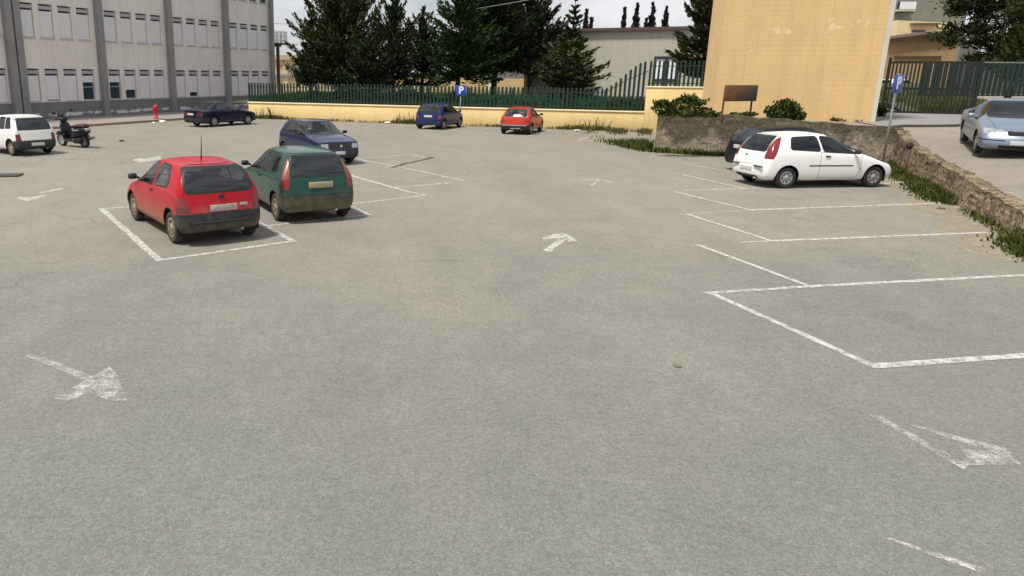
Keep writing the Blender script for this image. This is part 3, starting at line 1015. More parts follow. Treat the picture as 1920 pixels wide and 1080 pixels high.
for s in (-1, 1):
    o_ = MB(); o_.box((s * bwid * .46, .05, .5), (.06, .04, 1.1)); o_.build('leg', M['rust'], rb)

def shrub(name, label, c, rx, ry, h, n, seed, lumps=None, mat='shrub', lw=.09):
    rnd = random.Random(seed)
    root = tag(empty(name, c), label, 'shrub')
    st, lf = MB(), MB()
    lumps = lumps or [(rnd.uniform(-.6, .6) * rx, rnd.uniform(-.5, .5) * ry, rnd.uniform(.3, .75) * h, rnd.uniform(.35, .55)) for _ in range(7)]
    for (x, y, z, s) in lumps:
        st.tube([(0, 0, -.05), (x * .5, y * .5, z * .5), (x, y, z)], [.03, .02, .008], 5)
        for _ in range(n // len(lumps)):
            while True:
                u = Vector((rnd.gauss(0, 1), rnd.gauss(0, 1), rnd.gauss(0, 1)))
                if u.length > .1: break
            u = u.normalized() * rnd.random() ** .4 * s * (1.35 if rnd.random() < .12 else 1)
            p = Vector((x + u.x * rx * .9, y + u.y * ry * .9, max(.02, z + u.z * h * .62)))
            leaf(lf, p, Vector((u.x, u.y, abs(u.z) + .5)) + Vector((rnd.uniform(-1, 1), rnd.uniform(-1, 1), rnd.uniform(-1, 1))) * .7, rnd.uniform(.10, .2), lw, rnd)
    st.build('stems', M['bark'], root)
    lf.build('foliage', M[mat], root)
    return root
M['bark'] = simple('bark', (.075, .055, .04), .95, var=.35, vscale=5)
p = gz(G(1285, 213, 1.62)); shrub('shrub', 'wide weedy shrub on the stone wall beside the tall yellow wall', p, 1.15, .6, .72, 1500, 21,
      [(-.8, 0, .25, .5), (-.85, .1, .45, .3), (-.2, 0, .42, .5), (.1, .1, .6, .38), (.35, 0, .5, .4), (.6, 0, .15, .45), (-.3, -.1, .12, .6), (.95, 0, .06, .3)])
p = gz(G(1468, 221, 1.45)); shrub('shrub', 'round dark green shrub at the foot of the ochre wall', p, .85, .6, .82, 1500, 22,
      [(-.35, 0, .35, .5), (0, 0, .55, .5), (.25, 0, .45, .5), (.5, 0, .2, .45), (-.2, -.1, .2, .5), (.1, .1, .65, .25)])
p = gz(G(1392, 217, 1.5)); shrub('shrub', 'low olive weeds under the rusty board', p, .6, .35, .22, 300, 23, None, 'dry_weed')
p = gz(G(1590, 221, 1.4)); shrub('shrub', 'flat brown weeds along the ochre wall near its right corner', p, .8, .3, .14, 260, 24, None, 'dry_weed')
p = gz(G(1650, 218, 1.32)); shrub('shrub', 'small dark bush at the right corner of the ochre building', p, .28, .28, .55, 500, 25)

# gate and fence behind the road
GA = G(1652, 214, 1.25); GB = G(1822, 218, 1.25)
gd = GB - GA; gd.z = 0; GLn = gd.length; gd.normalize()
gt = tag(empty('iron_gate', (GA.x, GA.y, 1.25), math.atan2(gd.y, gd.x)), 'dark iron bar gate closing the raised road beside the ochre building', 'gate')
b_ = MB()
n = 24
for i in range(n + 1): b_.box((GLn * i / n, 0, 1.25), (.07, .05, 2.4))
M['iron'] = simple('black_iron', (.010, .014, .012), .6)
b_.build('bars', M['iron'], gt)
for z in (.12, 1.22, 2.42):
    r__ = MB(); r__.box((GLn / 2, .04, z), (GLn, .05, .10)); r__.build('rail', M['iron'], gt)
for x in (0, GLn):
    r__ = MB(); r__.box((x, .06, 1.3), (.12, .12, 2.7)); r__.build('gate_post', M['iron'], gt)
gf_d = Vector((math.cos(R(4)), math.sin(R(4)), 0))
gf = tag(empty('mesh_fence', (GA + gd * GLn * .62 + Vector((0, 1.3, 0))), R(2)), 'tall dark green sheeted fence running right from the iron gate', 'fence')
b_ = MB()
for i in range(60): b_.box((i * .26, .01 * (i % 2), 1.66), (.20, .02, 1.56))
b_.build('slats', M['fence'], gf)
r__ = MB(); r__.box((7.8, .04, 2.45), (15.6, .06, .07)); r__.build('rail', simple('pale_rail', (.22, .27, .2), .6), gf)
r__ = MB(); r__.box((7.8, .045, .9), (15.6, .05, .06)); r__.build('rail', M['fence_dark'], gf)
gr = MB(); rnd = random.Random(31)
for i in range(9000):
    x = rnd.uniform(.2, 1.35) * GLn; y = .7 + rnd.random() ** 1.3 * 9
    if x < GLn * .5 and y < 5 + 0 * x: continue
    p = GA + gd * x + Vector((-gd.y, gd.x, 0)) * y
    blades(gr, (p.x, p.y, terr(p.x, p.y) - .02 + .08 * y), rnd.uniform(.15, .5), .035, rnd)
M['grass2'] = leafmat('meadow_grass', [(.2, (.06, .10, .018)), (.6, (.13, .17, .03)), (.9, (.24, .22, .06))])
tag(gr.build('meadow_grass', M['grass2']), 'yellow green grass bank behind the iron gate', 'grass', kind='stuff')
gb = MB()
nrm = Vector((-gd.y, gd.x, 0))
for_pts = []
for j in range(4):
    for i in range(9):
        p = GA + gd * (GLn * (.3 + i * .13)) + nrm * (.9 + j * 5)
        for_pts.append((p.x, p.y, terr(p.x, p.y) - .03 + .08 * (.9 + j * 5)))
gb.add(for_pts, [(j * 9 + i, j * 9 + i + 1, (j + 1) * 9 + i + 1, (j + 1) * 9 + i) for j in range(3) for i in range(8)], 0, True)
tag(gb.build('meadow_ground', M['turf']), kind='structure')

# ------------------------------------------------------------------ parking signs
def letter(txt, size, bold=.02):
    cu = bpy.data.curves.new('letter', 'FONT')
    cu.body = txt; cu.size = size; cu.offset = bold; cu.extrude = .002
    cu.align_x = 'CENTER'; cu.align_y = 'CENTER'
    ob = bpy.data.objects.new('tmp', cu)
    COL.objects.link(ob)
    bpy.context.view_layer.update()
    me = bpy.data.meshes.new_from_object(ob.evaluated_get(bpy.context.evaluated_depsgraph_get()))
    bpy.data.objects.remove(ob)
    return me
M['blue'] = simple('sign_blue', (.012, .075, .42), .35, var=.05)
M['sign_white'] = simple('sign_white', (.8, .82, .84), .4, var=.03)
M['galv'] = simple('galvanised_steel', (.30, .30, .29), .5, metal=.3)
def psign(loc, rz, zc, size, label, hpole):
    root = tag(empty('parking_sign', loc, rz), label, 'sign')
    p_ = MB(); p_.tube([(0, .04, 0), (0, .04, hpole)], .032, 10); p_.build('pole', M['galv'], root)
    p_ = MB(); p_.bevbox((0, 0, zc), (size, .02, size), .008); pan = p_.build('panel', M['blue'], root)
    pb = MB(); pb.box((0, .016, zc), (size * .96, .006, size * .96)); pb.build('back_plate', M['galv'], root)
    me = letter('P', size * .92, .022 * size / .6)
    me.materials.clear(); me.materials.append(M['sign_white'])
    o = link('letter', me, pan); o.location = (0, -.014, zc + .02 * size); o.rotation_euler = (R(90), 0, 0)
    return root
ps = G(862, 238)
psign(ps, R(-3), 2.08, .60, 'square blue parking sign on a pole by the yellow wall behind the blue minicar', 2.4)
ps = G(1655, 319)
sg = psign(ps, R(31), 2.77, .58, 'blue parking sign seen obliquely on a leaning pole beside the iron gate', 3.08)

# rusty stump by the low wall
sp = tag(empty('rusty_post', G(1697, 330)), 'short rusty stump with a dark lump on top against the low wall', 'post')
o_ = MB(); o_.tube([(0, 0, 0), (.02, .03, .4), (.05, .10, .86)], [.055, .045, .04], 8); o_.build('stem', M['rust'], sp)
o_ = MB(); o_.lathe([(0, 0), (.07, .01), (.105, .07), (.085, .15), (.03, .20), (0, .21)], n=7); o_.build('cap', simple('dark_rust', (.035, .022, .015), .9, var=.4), sp, (.05, .10, .84))

# stones and litter
M['pebble'] = simple('loose_stone', (.16, .14, .11), .95, var=.3)
def rock(px, py, s, label, seed, mat=None, flat=.55, cat='stone', name='loose_stone', group='loose stones below the low wall'):
    rnd = random.Random(seed)
    bm = bmesh.new()
    bmesh.ops.create_icosphere(bm, subdivisions=2, radius=s)
    for v in bm.verts:
        v.co *= rnd.uniform(.75, 1.15)
        v.co.z = max(-s * .25, v.co.z * flat)
    me = bpy.data.meshes.new(name); bm.to_mesh(me); bm.free()
    me.materials.append(mat or M['pebble'])
    o = link(name, me, None, G(px, py) + Vector((0, 0, s * .2)), rnd.uniform(0, 3))
    tag(o, label, cat, group)
rock(1764, 392, .09, 'dark loose stone at the end of the second white bay line', 1)
rock(1802, 394, .08, 'flat loose stone right of the darkest one below the wall', 2, None, .35)
rock(1714, 352, .07, 'small stone behind the front wheel of the white hatchback', 3)
rock(1706, 367, .07, 'small dark stone on the asphalt in front of the white hatchback', 4)
rock(1738, 362, .10, 'stone among the weeds below the low wall', 5)
M['paper'] = simple('white_litter', (.72, .71, .68), .8)
rock(288, 231, .12, 'small scrap of white litter at the kerb near the hydrant', 6, M['paper'], .5, 'litter', 'litter', 'litter on the ground')
rock(305, 229, .24, 'larger crumpled white litter at the kerb below the hydrant', 7, M['paper'], .35, 'litter', 'litter', 'litter on the ground')
rock(727, 231, .22, 'white litter at the foot of the yellow wall left of the minicar', 8, M['paper'], .3, 'litter', 'litter', 'litter on the ground')
rock(1082, 246, .22, 'flat white litter in the weeds by the right end of the yellow wall', 9, M['paper'], .25, 'litter', 'litter', 'litter on the ground')
rock(228, 265, .12, 'dark lump lying on the asphalt right of the scooter', 10, M['rubber'], .4, 'litter', 'litter', 'litter on the ground')
rock(1270, 686, .05, 'little brown scrap on the open asphalt in the foreground', 12, M['pebble'], .12, 'litter', 'litter', 'litter on the ground')
# drain cover at the left edge
dcp = G(2, 330)
o_ = MB(); o_.box((0, 0, .0), (1.1, .55, .05)); 
tag(o_.build('drain_cover', simple('dark_iron', (.05, .045, .045), .7), None, dcp + Vector((0, 0, .02)), R(8)), 'flat dark cover on the asphalt at the left edge', 'drain cover')

# ------------------------------------------------------------------ far buildings
gh_a = at_y(985, 165, 60); gh_b = at_y(1345, 165, 55)
ghd = gh_b - gh_a; ghd.z = 0
GHL = ghd.length
M['grey_block'] = plaster('grey_block_wall', (.46, .435, .375), (.22, .20, .16), .32, .3, None, .06)
gh = tag(empty('grey_hall', (gh_a.x, gh_a.y, 0), math.atan2(ghd.y, ghd.x)), 'long grey block hall behind the slat fence with a dark framed door', 'building')
o_ = MB()
zl, zr = at_y(1090, 60, 58.6).z, at_y(1255, 54, 56.3).z
o_.add([(0, 0, 0), (GHL + 8, 0, 0), (GHL + 8, 0, zr), (0, 0, zl), (0, 14, 0), (GHL + 8, 14, 0), (GHL + 8, 14, zr), (0, 14, zl)],
       [(0, 1, 2, 3), (5, 4, 7, 6), (4, 0, 3, 7), (1, 5, 6, 2)])
o_.build('wall', M['grey_block'], gh)
o_ = MB()
o_.add([(-.3, -.3, zl), (GHL + 8, -.3, zr), (GHL + 8, 14, zr), (-.3, 14, zl), (-.3, -.3, zl + .22), (GHL + 8, -.3, zr + .22), (GHL + 8, 14, zr + .22), (-.3, 14, zl + .22)],
       [(0, 3, 2, 1), (4, 5, 6, 7), (0, 1, 5, 4), (1, 2, 6, 5), (2, 3, 7, 6), (3, 0, 4, 7)])
o_.build('roof', simple('brown_roof_edge', (.10, .06, .05), .8), gh)
def on_gh(px, py):
    q = on_line(px, py, gh_a, gh_b)
    return (Vector((q.x, q.y, 0)) - Vector((gh_a.x, gh_a.y, 0))).dot(ghd.normalized()), q.z
x0, zt_ = on_gh(1227, 106); x1, _ = on_gh(1275, 106)
_, zb_ = on_gh(1250, 150)
o_ = MB(); W_ = x1 - x0; xm = (x0 + x1) / 2
for a_, b_ in ((x0, x0 + .14), (xm - .12, xm + .12), (x1 - .14, x1)): o_.box(((a_ + b_) / 2, -.05, (1.2 + zt_) / 2), (b_ - a_, .12, zt_ - 1.2))
o_.box((xm, -.05, zt_ - .08), (W_, .13, .18)); o_.box((xm, -.05, zb_ + .0), (W_, .13, .16))
dr = o_.build('door', simple('dark_door_frame', (.025, .03, .035), .5), gh)
o_ = MB(); o_.box((xm, -.01, (zt_ + zb_) / 2), (W_ - .2, .04, zt_ - zb_ - .1)); o_.build('pane', simple('white_door_panel', (.80, .83, .83), .4), dr)
x0, z0_ = on_gh(1145, 138)
# pale end strip of the hall
o_ = MB(); o_.box((.12, -.03, zl / 2), (.5, .08, zl)); o_.build('corner_strip', M['yellow_cap'], gh)
# low beige walls behind the trees
bw_ = tag(empty('beige_wall', at_y(880, 165, 72) * 1), 'low beige wall glimpsed under the trees behind the fence', 'wall')
bw_.location.z = 0
o_ = MB(); o_.box((0, 0, 1.3), (16, .3, 2.7)); o_.build('wall', M['ochre_side'], bw_)
o_ = MB(); o_.box((1.9, -.4, 1.8), (.2, .2, 3.6)); o_.build('post', M['sign_white'], bw_)
# beige block beyond the school
q = at_y(508, 150, 86); q2 = at_y(640, 150, 86)
bb = tag(empty('beige_block', (q.x - 3, 86, 0)), 'low beige building with flat pilasters beyond the end of the school', 'building')
M['beige'] = plaster('beige_render', (.62, .52, .37), (.4, .33, .24), 0, .25)
zt_ = at_y(540, 103, 86).z; zc_ = at_y(540, 112, 86).z
o_ = MB(); wd_ = q2.x - q.x + 6; o_.box((wd_ / 2, 4, zc_ / 2), (wd_, 8, zc_)); o_.build('wall', M['beige'], bb)
o_ = MB(); o_.box((wd_ / 2, 3.9, (zt_ + zc_) / 2), (wd_, 7.9, zt_ - zc_ - .02)); o_.box((wd_ / 2, 3.85, zc_ + .06), (wd_, 8.4, .16)); o_.build('parapet', plaster('parapet_render', (.45, .38, .28), (.3, .25, .2)), bb)
for i in range(6):
    o_ = MB(); o_.box((3 + i * 1.7, -.06, zc_ / 2), (.5, .12, zc_ - .1)); o_.build('pilaster', M['beige'], bb)
o_ = MB(); o_.box((wd_ / 2, -.15, at_y(540, 141, 86).z), (wd_, .3, .25)); o_.build('ledge', M['pil'], bb)

# right hand backdrop: tan outhouse, yellow house, grey apartment
def block(name, label, pl, pr, Y, depth, mat, slope=None, cat='building'):
    a_, b_ = at_y(*pl, Y), at_y(*pr, Y)
    root = tag(empty(name, (a_.x, Y, 0)), label, cat)
    wdt = b_.x - a_.x
    mb = MB()
    mb.add([(0, 0, 0), (wdt, 0, 0), (wdt, 0, b_.z), (0, 0, a_.z), (0, depth, 0), (wdt, depth, 0), (wdt, depth, b_.z), (0, depth, a_.z)],
           [(0, 1, 2, 3), (5, 4, 7, 6), (4, 0, 3, 7), (1, 5, 6, 2), (3, 2, 6, 7)])
    mb.build('wall', mat, root)
    return root, wdt, a_.z, b_.z
M['tan'] = plaster('tan_render', (.50, .35, .19), (.35, .24, .13), 0, .35)
M['cream'] = plaster('cream_render', (.74, .60, .36), (.5, .4, .25), 0, .15)
M['greyblk'] = plaster('dull_grey_render', (.23, .225, .20), (.15, .15, .14), 0, .3)
tb, wdt, za, zb2 = block('tan_outhouse', 'tan outhouse with a sloping roof edge behind the iron gate', (1664, 78), (1800, 60), 58, 5, M['tan'])
o_ = MB(); o_.add([(-.1, -.35, za - .02), (wdt, -.35, zb2 - .02), (wdt, 5, zb2 - .02), (-.1, 5, za - .02), (-.1, -.35, za + .2), (wdt, -.35, zb2 + .2), (wdt, 5, zb2 + .2), (-.1, 5, za + .2)],
      [(0, 3, 2, 1), (4, 5, 6, 7), (0, 1, 5, 4), (1, 2, 6, 5), (2, 3, 7, 6), (3, 0, 4, 7)]); o_.build('roof', simple('brown_tiles', (.075, .05, .035), .9), tb)
o_ = MB(); o_.box((2.5, -.06, at_y(1700, 106, 58).z), (3.6, .12, .12)); o_.build('ledge', simple('dark_ledge', (.12, .09, .06), .9), tb)
yh_, wdt, za, zb2 = block('cream_house', 'cream house with one dark topped window above the tan outhouse', (1684, 38), (1790, 43), 74, 6, M['cream'])
def on_h(px, py, Y, root):
    q = at_y(px, py, Y); return q.x - root.location.x, q.z
xa, zt_ = on_h(1711, 56, 74, yh_); xb, zb_ = on_h(1733, 70, 74, yh_)
o_ = MB(); o_.box(((xa + xb) / 2, -.01, (zt_ + zb_) / 2), (xb - xa, .06, zt_ - zb_)); wi = o_.build('window', M['dark_glass_pane'], yh_)
o_ = MB(); o_.box(((xa + xb) / 2, -.05, zb_ + (zt_ - zb_) * .33), (xb - xa, .05, (zt_ - zb_) * .62)); o_.build('shutter', M['shutter'], wi)
xa, zt_ = on_h(1706, 44, 74, yh_); xb, zb_ = on_h(1745, 46, 74, yh_)
o_ = MB(); o_.box(((xa + xb) / 2 + .3, -.3, (zt_ + zb_) / 2), (xb - xa + .6, .6, .14)); o_.build('canopy', simple('brown_canopy', (.16, .09, .04), .8), yh_)
ga, wdt, za, zb2 = block('grey_apartment', 'dull grey apartment block rising above the cream house', (1668, -60), (1830, -60), 92, 9, M['greyblk'])
xa, zt_ = on_h(1683, 4, 92, ga); xb, zb_ = on_h(1700, 22, 92, ga)
for (dx, w0) in ((.2, .9), (1.4, .8)):
    o_ = MB(); o_.box((xa + dx + .3, -.02, zt_ - .6), (w0, .06, 1.3)); o_.build('window', M['dark_glass_pane'], ga)
o_ = MB(); o_.box(((xa + xb) / 2, -.5, zb_ + .1), (xb - xa + .6, 1.0, .2)); bal2 = o_.build('balcony', M['trim'], ga)
o_ = MB(); o_.box(((xa + xb) / 2, -.97, zb_ + .6), (xb - xa + .6, .06, .9)); o_.build('parapet', M['shutter'], bal2)

# ------------------------------------------------------------------ trees
M['needle'] = leafmat('conifer_needles', [(.2, (.004, .009, .006)), (.5, (.017, .032, .013)), (.8, (.058, .075, .026))])
M['needle2'] = leafmat('cypress_needles', [(.2, (.006, .011, .006)), (.5, (.028, .042, .014)), (.8, (.095, .10, .034))])
M['needle3'] = leafmat('fresh_needles', [(.15, (.006, .014, .005)), (.5, (.016, .036, .008)), (.85, (.045, .075, .014))])
M['pine'] = leafmat('pine_needles', [(.15, (.010, .016, .006)), (.5, (.028, .036, .010)), (.85, (.075, .075, .020))])
M['far_tree'] = leafmat('distant_cypress', [(.2, (.018, .018, .022)), (.8, (.045, .042, .04))])

def conifer(label, x, y, z0, H, Rr, seed, mat='needle', elev=(35, 5), crown0=.12, tip=.5, droop=0.0, dens=1.0, prof=None, name='conifer_tree', group='conifers behind the fence', ll=.44, lw=.105, ragged=.35):
    rnd = random.Random(seed)
    root = tag(empty(name, (x, y, z0)), label, 'tree', group)
    tr, cw = MB(), MB()
    tr.tube([(0, 0, -.3), (rnd.uniform(-.1, .1), 0, H * .4), (0, 0, H * .96)], [.02 * H + .04, .013 * H + .02, .015], 8)
    prof = prof or (lambda t: (1 - t) ** .8 * (.55 + .45 * min(1, t * 6 + .3)))
    nl = int(H / .42)
    for i in range(nl):
        t = crown0 + (1 - crown0) * (i + rnd.random()) / nl
        zc = H * t
        tt = (t - crown0) / (1 - crown0)
        Lm = Rr * prof(tt)
        for k in range(int((8 if tt < .8 else 5) * min(1.7, .6 + Lm / 2))):
            L = max(.25, Lm * rnd.uniform(1 - ragged * 1.4, 1 + ragged))
            az = rnd.uniform(0, 6.283)
            e = R(elev[0] + (elev[1] - elev[0]) * (1 - tt) + rnd.uniform(-12, 12))
            d = Vector((math.cos(az) * math.cos(e), math.sin(az) * math.cos(e), math.sin(e)))
            pts = []
            for j in range(6):
                s = j / 5
                pts.append(Vector((0, 0, zc)) + d * L * s + Vector((0, 0, (tip * s * s - droop * s * (1 - s) * 2) * L * .4)))
            tr.tube(pts, [.028 * (1 - s / 5.5) * (.5 + L * .3) + .004 for s in range(6)], 4, cap=False)
            nt_ = int(L * 36 * dens) + 8
            for q in range(nt_):
                s = .18 + .82 * rnd.random() ** .75
                f = s * 5; j = min(4, int(f))
                p = pts[j].lerp(pts[j + 1], f - j)
                wv = L * .16 * (1.1 - s)
                p = p + Vector((rnd.gauss(0, wv), rnd.gauss(0, wv), rnd.gauss(0, wv * .45) ))
                ax = (pts[min(5, j + 1)] - pts[j]).normalized() + Vector((rnd.uniform(-.7, .7), rnd.uniform(-.7, .7), rnd.uniform(-.35, .5)))
                leaf(cw, p, ax, rnd.uniform(.6, 1.25) * ll * (1.1 - .3 * s), lw * rnd.uniform(.7, 1.3), rnd)
    tr.build('trunk', M['bark'], root)
    cw.build('crown', M[mat], root)
    return root

def at_tree(px, D, z=1.3):
    q = at_y(px, 160, D)
    return q.x, D
def hgt(py, px, D): return at_y(px, py, D).z
x, y = at_tree(640, 56); conifer('broad tall dark conifer nearest the school, its top out of view', x, y, 1.3, hgt(-32, 640, 56) - 1.3, 4.1, 1, 'needle2', (60, 10), .05, .6, .2, 1.25, lambda t: (1 - t) ** .62 * (.7 + .3 * min(1, t * 5)))
x, y = at_tree(583, 57); conifer('slim pointed conifer at the left end of the row, leaning against the broad one', x, y, 1.3, hgt(8, 578, 57) - 1.3, 1.35, 2, 'needle', (60, 20), .05, .5, 0, 1.3, lambda t: (1 - t) ** .75)
x, y = at_tree(737, 54); conifer('conifer with upswept ragged tips right of the broad one', x, y, 1.3, hgt(-12, 740, 54) - 1.3, 2.9, 3, 'needle', (62, 5), .08, .9, .1, .62, None, ragged=.55)
x, y = at_tree(792, 57); conifer('mid height ragged conifer behind the blue minicar', x, y, 1.3, hgt(18, 795, 57) - 1.3, 2.6, 4, 'needle', (60, 0), .14, .9, .1, .6, None, ragged=.6)
x, y = at_tree(858, 52); conifer('bushy brighter green conifer above the parking sign', x, y, 1.3, hgt(-45, 865, 52) - 1.3, 2.9, 5, 'needle3', (35, -8), .17, .5, .3, .8, None, ragged=.6)
x, y = at_tree(926, 56); conifer('biggest dark conifer with a bare trunk in the middle of the row', x, y, 1.3, hgt(-70, 926, 56) - 1.3, 4.2, 6, 'needle', (35, 0), .19, .6, .3, 1.25, lambda t: (1 - t) ** .6 * (.75 + .25 * min(1, t * 5)), ragged=.4)
x, y = at_tree(992, 58); conifer('dark conifer with level sprays right of the biggest one', x, y, 1.3, hgt(-25, 992, 58) - 1.3, 3.2, 7, 'needle', (40, 5), .22, .8, .2, .9, None, ragged=.45)
x, y = at_tree(1068, 57); conifer('narrow spire conifer rising behind the low cedar', x, y, 1.3, hgt(-14, 1068, 57) - 1.3, 1.5, 8, 'needle2', (30, 10), .05, .3, 0, 1.1, lambda t: (1 - t) ** .8)
x, y = at_tree(1062, 47); conifer('low spreading cedar with drooping layers in front of the grey hall', x, y, 1.25, hgt(72, 1062, 47) - 1.25, 2.3, 9, 'needle2', (15, -8), .16, .35, .5, .8, lambda t: (1 - t) ** .45 * (.8 + .2 * min(1, t * 4)), name='cedar_tree', ragged=.4)
x, y = at_tree(690, 52); conifer('short bushy conifer filling the gap right of the broad one', x, y, 1.3, hgt(62, 695, 52) - 1.3, 2.2, 10, 'needle', (40, 5), .08, .6, .2, 1.1)
x, y = at_tree(1316, 47); conifer('dark dense conifer beside the left edge of the ochre building', x, y, 1.3, hgt(-30, 1318, 47) - 1.3, 2.1, 12, 'pine', (35, 0), .22, .5, .3, 1.3, lambda t: (1 - t) ** .5 * (.8 + .2 * min(1, t * 5)), ragged=.4)

# far cypresses on the rise
fx = [(1100, 19, .9), (1109, 36, .7), (1172, 16, .7), (1195, 11, 1.2), (1225, 10, 1.0), (1250, 18, 1.2), (1212, 40, .6)]
fl_ = ['leftmost lone dark cypress on the skyline above the grey hall', 'short cypress touching the leftmost one on the skyline', 'thin cypress left of the middle of the skyline row', 'ragged cypress with a bulging side in the skyline row', 'tall pointed cypress between the ragged and the squat ones', 'squat cypress nearest the dark conifer on the skyline', 'stunted cypress low between the ragged and the pointed ones']
for k, ((px, py, wd), lb) in enumerate(zip(fx, fl_)):
    D = 105
    q = at_y(px, py, D)
    conifer(lb, q.x, D, 1.5, q.z - 1.5, wd * 1.5, 40 + k, 'far_tree', (75, 60), .03, .3, 0, .9, lambda t: (1 - t) ** .55, name='cypress_tree', group='cypresses on the skyline', ll=.9, lw=.3, ragged=.25)
hl = MB()
hp_ = [(-20, 100, 0)]
a_, b_ = at_y(1030, 58, 110), at_y(1420, 48, 110)
NN = 30
vsb = []
rnd = random.Random(5)
for i in range(NN + 1):
    xx = a_.x - 10 + (b_.x - a_.x + 40) * i / NN
    zz = 7.2 + 1.2 * i / NN + rnd.uniform(-.3, .3)
    vsb += [(xx, 96, 1), (xx, 110, zz * smooth01(-2, 6, i)), (xx, 150, zz)]
hl.add(vsb, [(3 * i + j, 3 * i + 3 + j, 3 * i + 4 + j, 3 * i + 1 + j) for i in range(NN) for j in range(2)], 0, True)
tag(hl.build('hill', simple('scrub_hill', (.05, .05, .035), .95, var=.5, vscale=.5)), kind='structure')

# big pines on the right beyond the gate
def pine(label, x, y, z0, H, lumps, seed, mat='pine', n=900, ll=.42, lw=.11, name='pine_tree', group=None):
    rnd = random.Random(seed)
    root = tag(empty(name, (x, y, z0)), label, 'tree', group)
    tr, cw = MB(), MB()
    tr.tube([(0, 0, -.3), (.2, 0, H * .3), (0, .1, H * .8)], [.03 * H, .022 * H, .04], 9)
    for (lx, ly, lz, rr) in lumps:
        c = Vector((lx, ly, lz))
        tr.tube([(0, 0, max(.4, lz * .5)), c * .6 + Vector((0, 0, lz * .25)), c], [.10, .06, .02], 5)
        for s in range(int(16 * rr)):
            u = Vector((rnd.gauss(0, 1), rnd.gauss(0, 1), rnd.gauss(0, .7))).normalized() * rr * rnd.uniform(.5, 1.0)
            e = c + Vector((u.x, u.y, u.z * .65))
            for _ in range(int(n / (16 * rr) * min(1.6, rr / 1.5))):
                g_ = e + Vector((rnd.gauss(0, .3), rnd.gauss(0, .3), rnd.gauss(0, .16))) * (.5 + rr * .3)
                leaf(cw, g_, u.normalized() + Vector((rnd.uniform(-1, 1), rnd.uniform(-1, 1), rnd.uniform(-.4, 1))), ll * rnd.uniform(.6, 1.3), lw, rnd)
    tr.build('trunk', M['bark'], root)
    cw.build('crown', M[mat], root)
    return root
q = at_y(1893, 160, 52)
pine('huge dark spreading pine filling the upper right beyond the gate', q.x, 52, 1.4, 10,
     [(-3.6, -.5, 6.4, 1.9), (-3.9, 0, 4.5, 1.5), (-3.2, 0, 8.6, 2.0), (-1.2, -1, 3.6, 1.9), (-1, 0, 6.2, 2.4), (-.6, 0, 9, 2.6), (2, -1, 4, 2.2), (2, 0, 6.8, 2.6), (2.6, 0, 9.6, 2.6), (4.8, 0, 4.6, 2.4), (5, 0, 7.6, 2.8), (-2.6, -1, 2.9, 1.2), (.6, -1.4, 2.7, 1.4), (3.4, -1, 2.9, 1.5)], 71, n=1500)
q = at_y(1990, 160, 46)
pine('second pine cut off by the right edge behind the silver saloon', q.x, 46, 1.4, 9, [(-2, 0, 3, 1.8), (-2, 0, 5.5, 2), (0, 0, 7, 2.4), (-1, 0, 9, 2), (1.5, 0, 5, 2.2), (-2.8, -.5, 2, 1.2), (0, -.5, 2.5, 1.8)], 72, n=1200)
# dark hedge behind left part of the fence
def hedge(label, a, b, z0, h, seed, n=2600, mat='hedge', th=.7):
    rnd = random.Random(seed)
    d = b - a
    root = tag(empty('hedge', ((a + b) / 2).to_2d().to_3d()), label, 'hedge')
    cw, st = MB(), MB()
    L = d.length
    for i in range(n):
        t = rnd.random()
        hh = h * (.8 + .25 * math.sin(t * 17 + seed) + .12 * math.sin(t * 41))
        p = d * (t - .5) + ynor * rnd.uniform(0, th) + Vector((0, 0, z0 + hh * rnd.random() ** .6))
        leaf(cw, p, Vector((rnd.uniform(-1, 1), rnd.uniform(-1, 1), rnd.uniform(-.2, 1))), rnd.uniform(.15, .32), .10, rnd)
    for i in range(int(L / .8)):
        p = d * ((i + .5) / int(L / .8) - .5) + ynor * th * .5
        st.tube([(p.x, p.y, z0 - .2), (p.x, p.y, z0 + h * .6)], [.03, .015], 5)
    st.build('stems', M['bark'], root)
    cw.build('foliage', M[mat], root)
M['hedge'] = leafmat('hedge_leaves', [(.2, (.004, .022, .010)), (.6, (.010, .050, .020)), (.9, (.03, .085, .03))])
hedge('dense dark hedge behind the left half of the slat fence', YL + ydir * 4.2 + ynor * .7, YL + ydir * 15 + ynor * .7, 1.1, .95, 3, 5200)
hedge('lower hedge behind the right half of the slat fence', YL + ydir * 15 + ynor * .9, YR - ydir * .8 + ynor * .9, 1.1, .48, 4, 3200)
q = at_y(557, 140, 60)
pine('thin young tree with a small leafy head by the beige building', q.x, 60, 1.2, 2.4, [(-.1, 0, 2.0, .7), (.5, 0, 1.5, .7), (1.0, 0, 1.9, .8), (-.5, 0, 2.3, .4)], 75, 'needle3', n=260, ll=.3, lw=.1, name='young_tree')

# overhead cable
cb = MB()
A_ = on_line(509, 44, SO, SO + sdir); B_ = at_y(1010, -4, 50)
pts = []
for i in range(25):
    t = i / 24
    p = A_.lerp(B_, t); p.z -= 4 * t * (1 - t) * .55
    pts.append(p)
cb.tube(pts, .02, 5)
tag(cb.build('overhead_cable', simple('cable_sheath', (.30, .30, .32), .6)), 'thin pale overhead cable from the school across the conifers', 'cable')

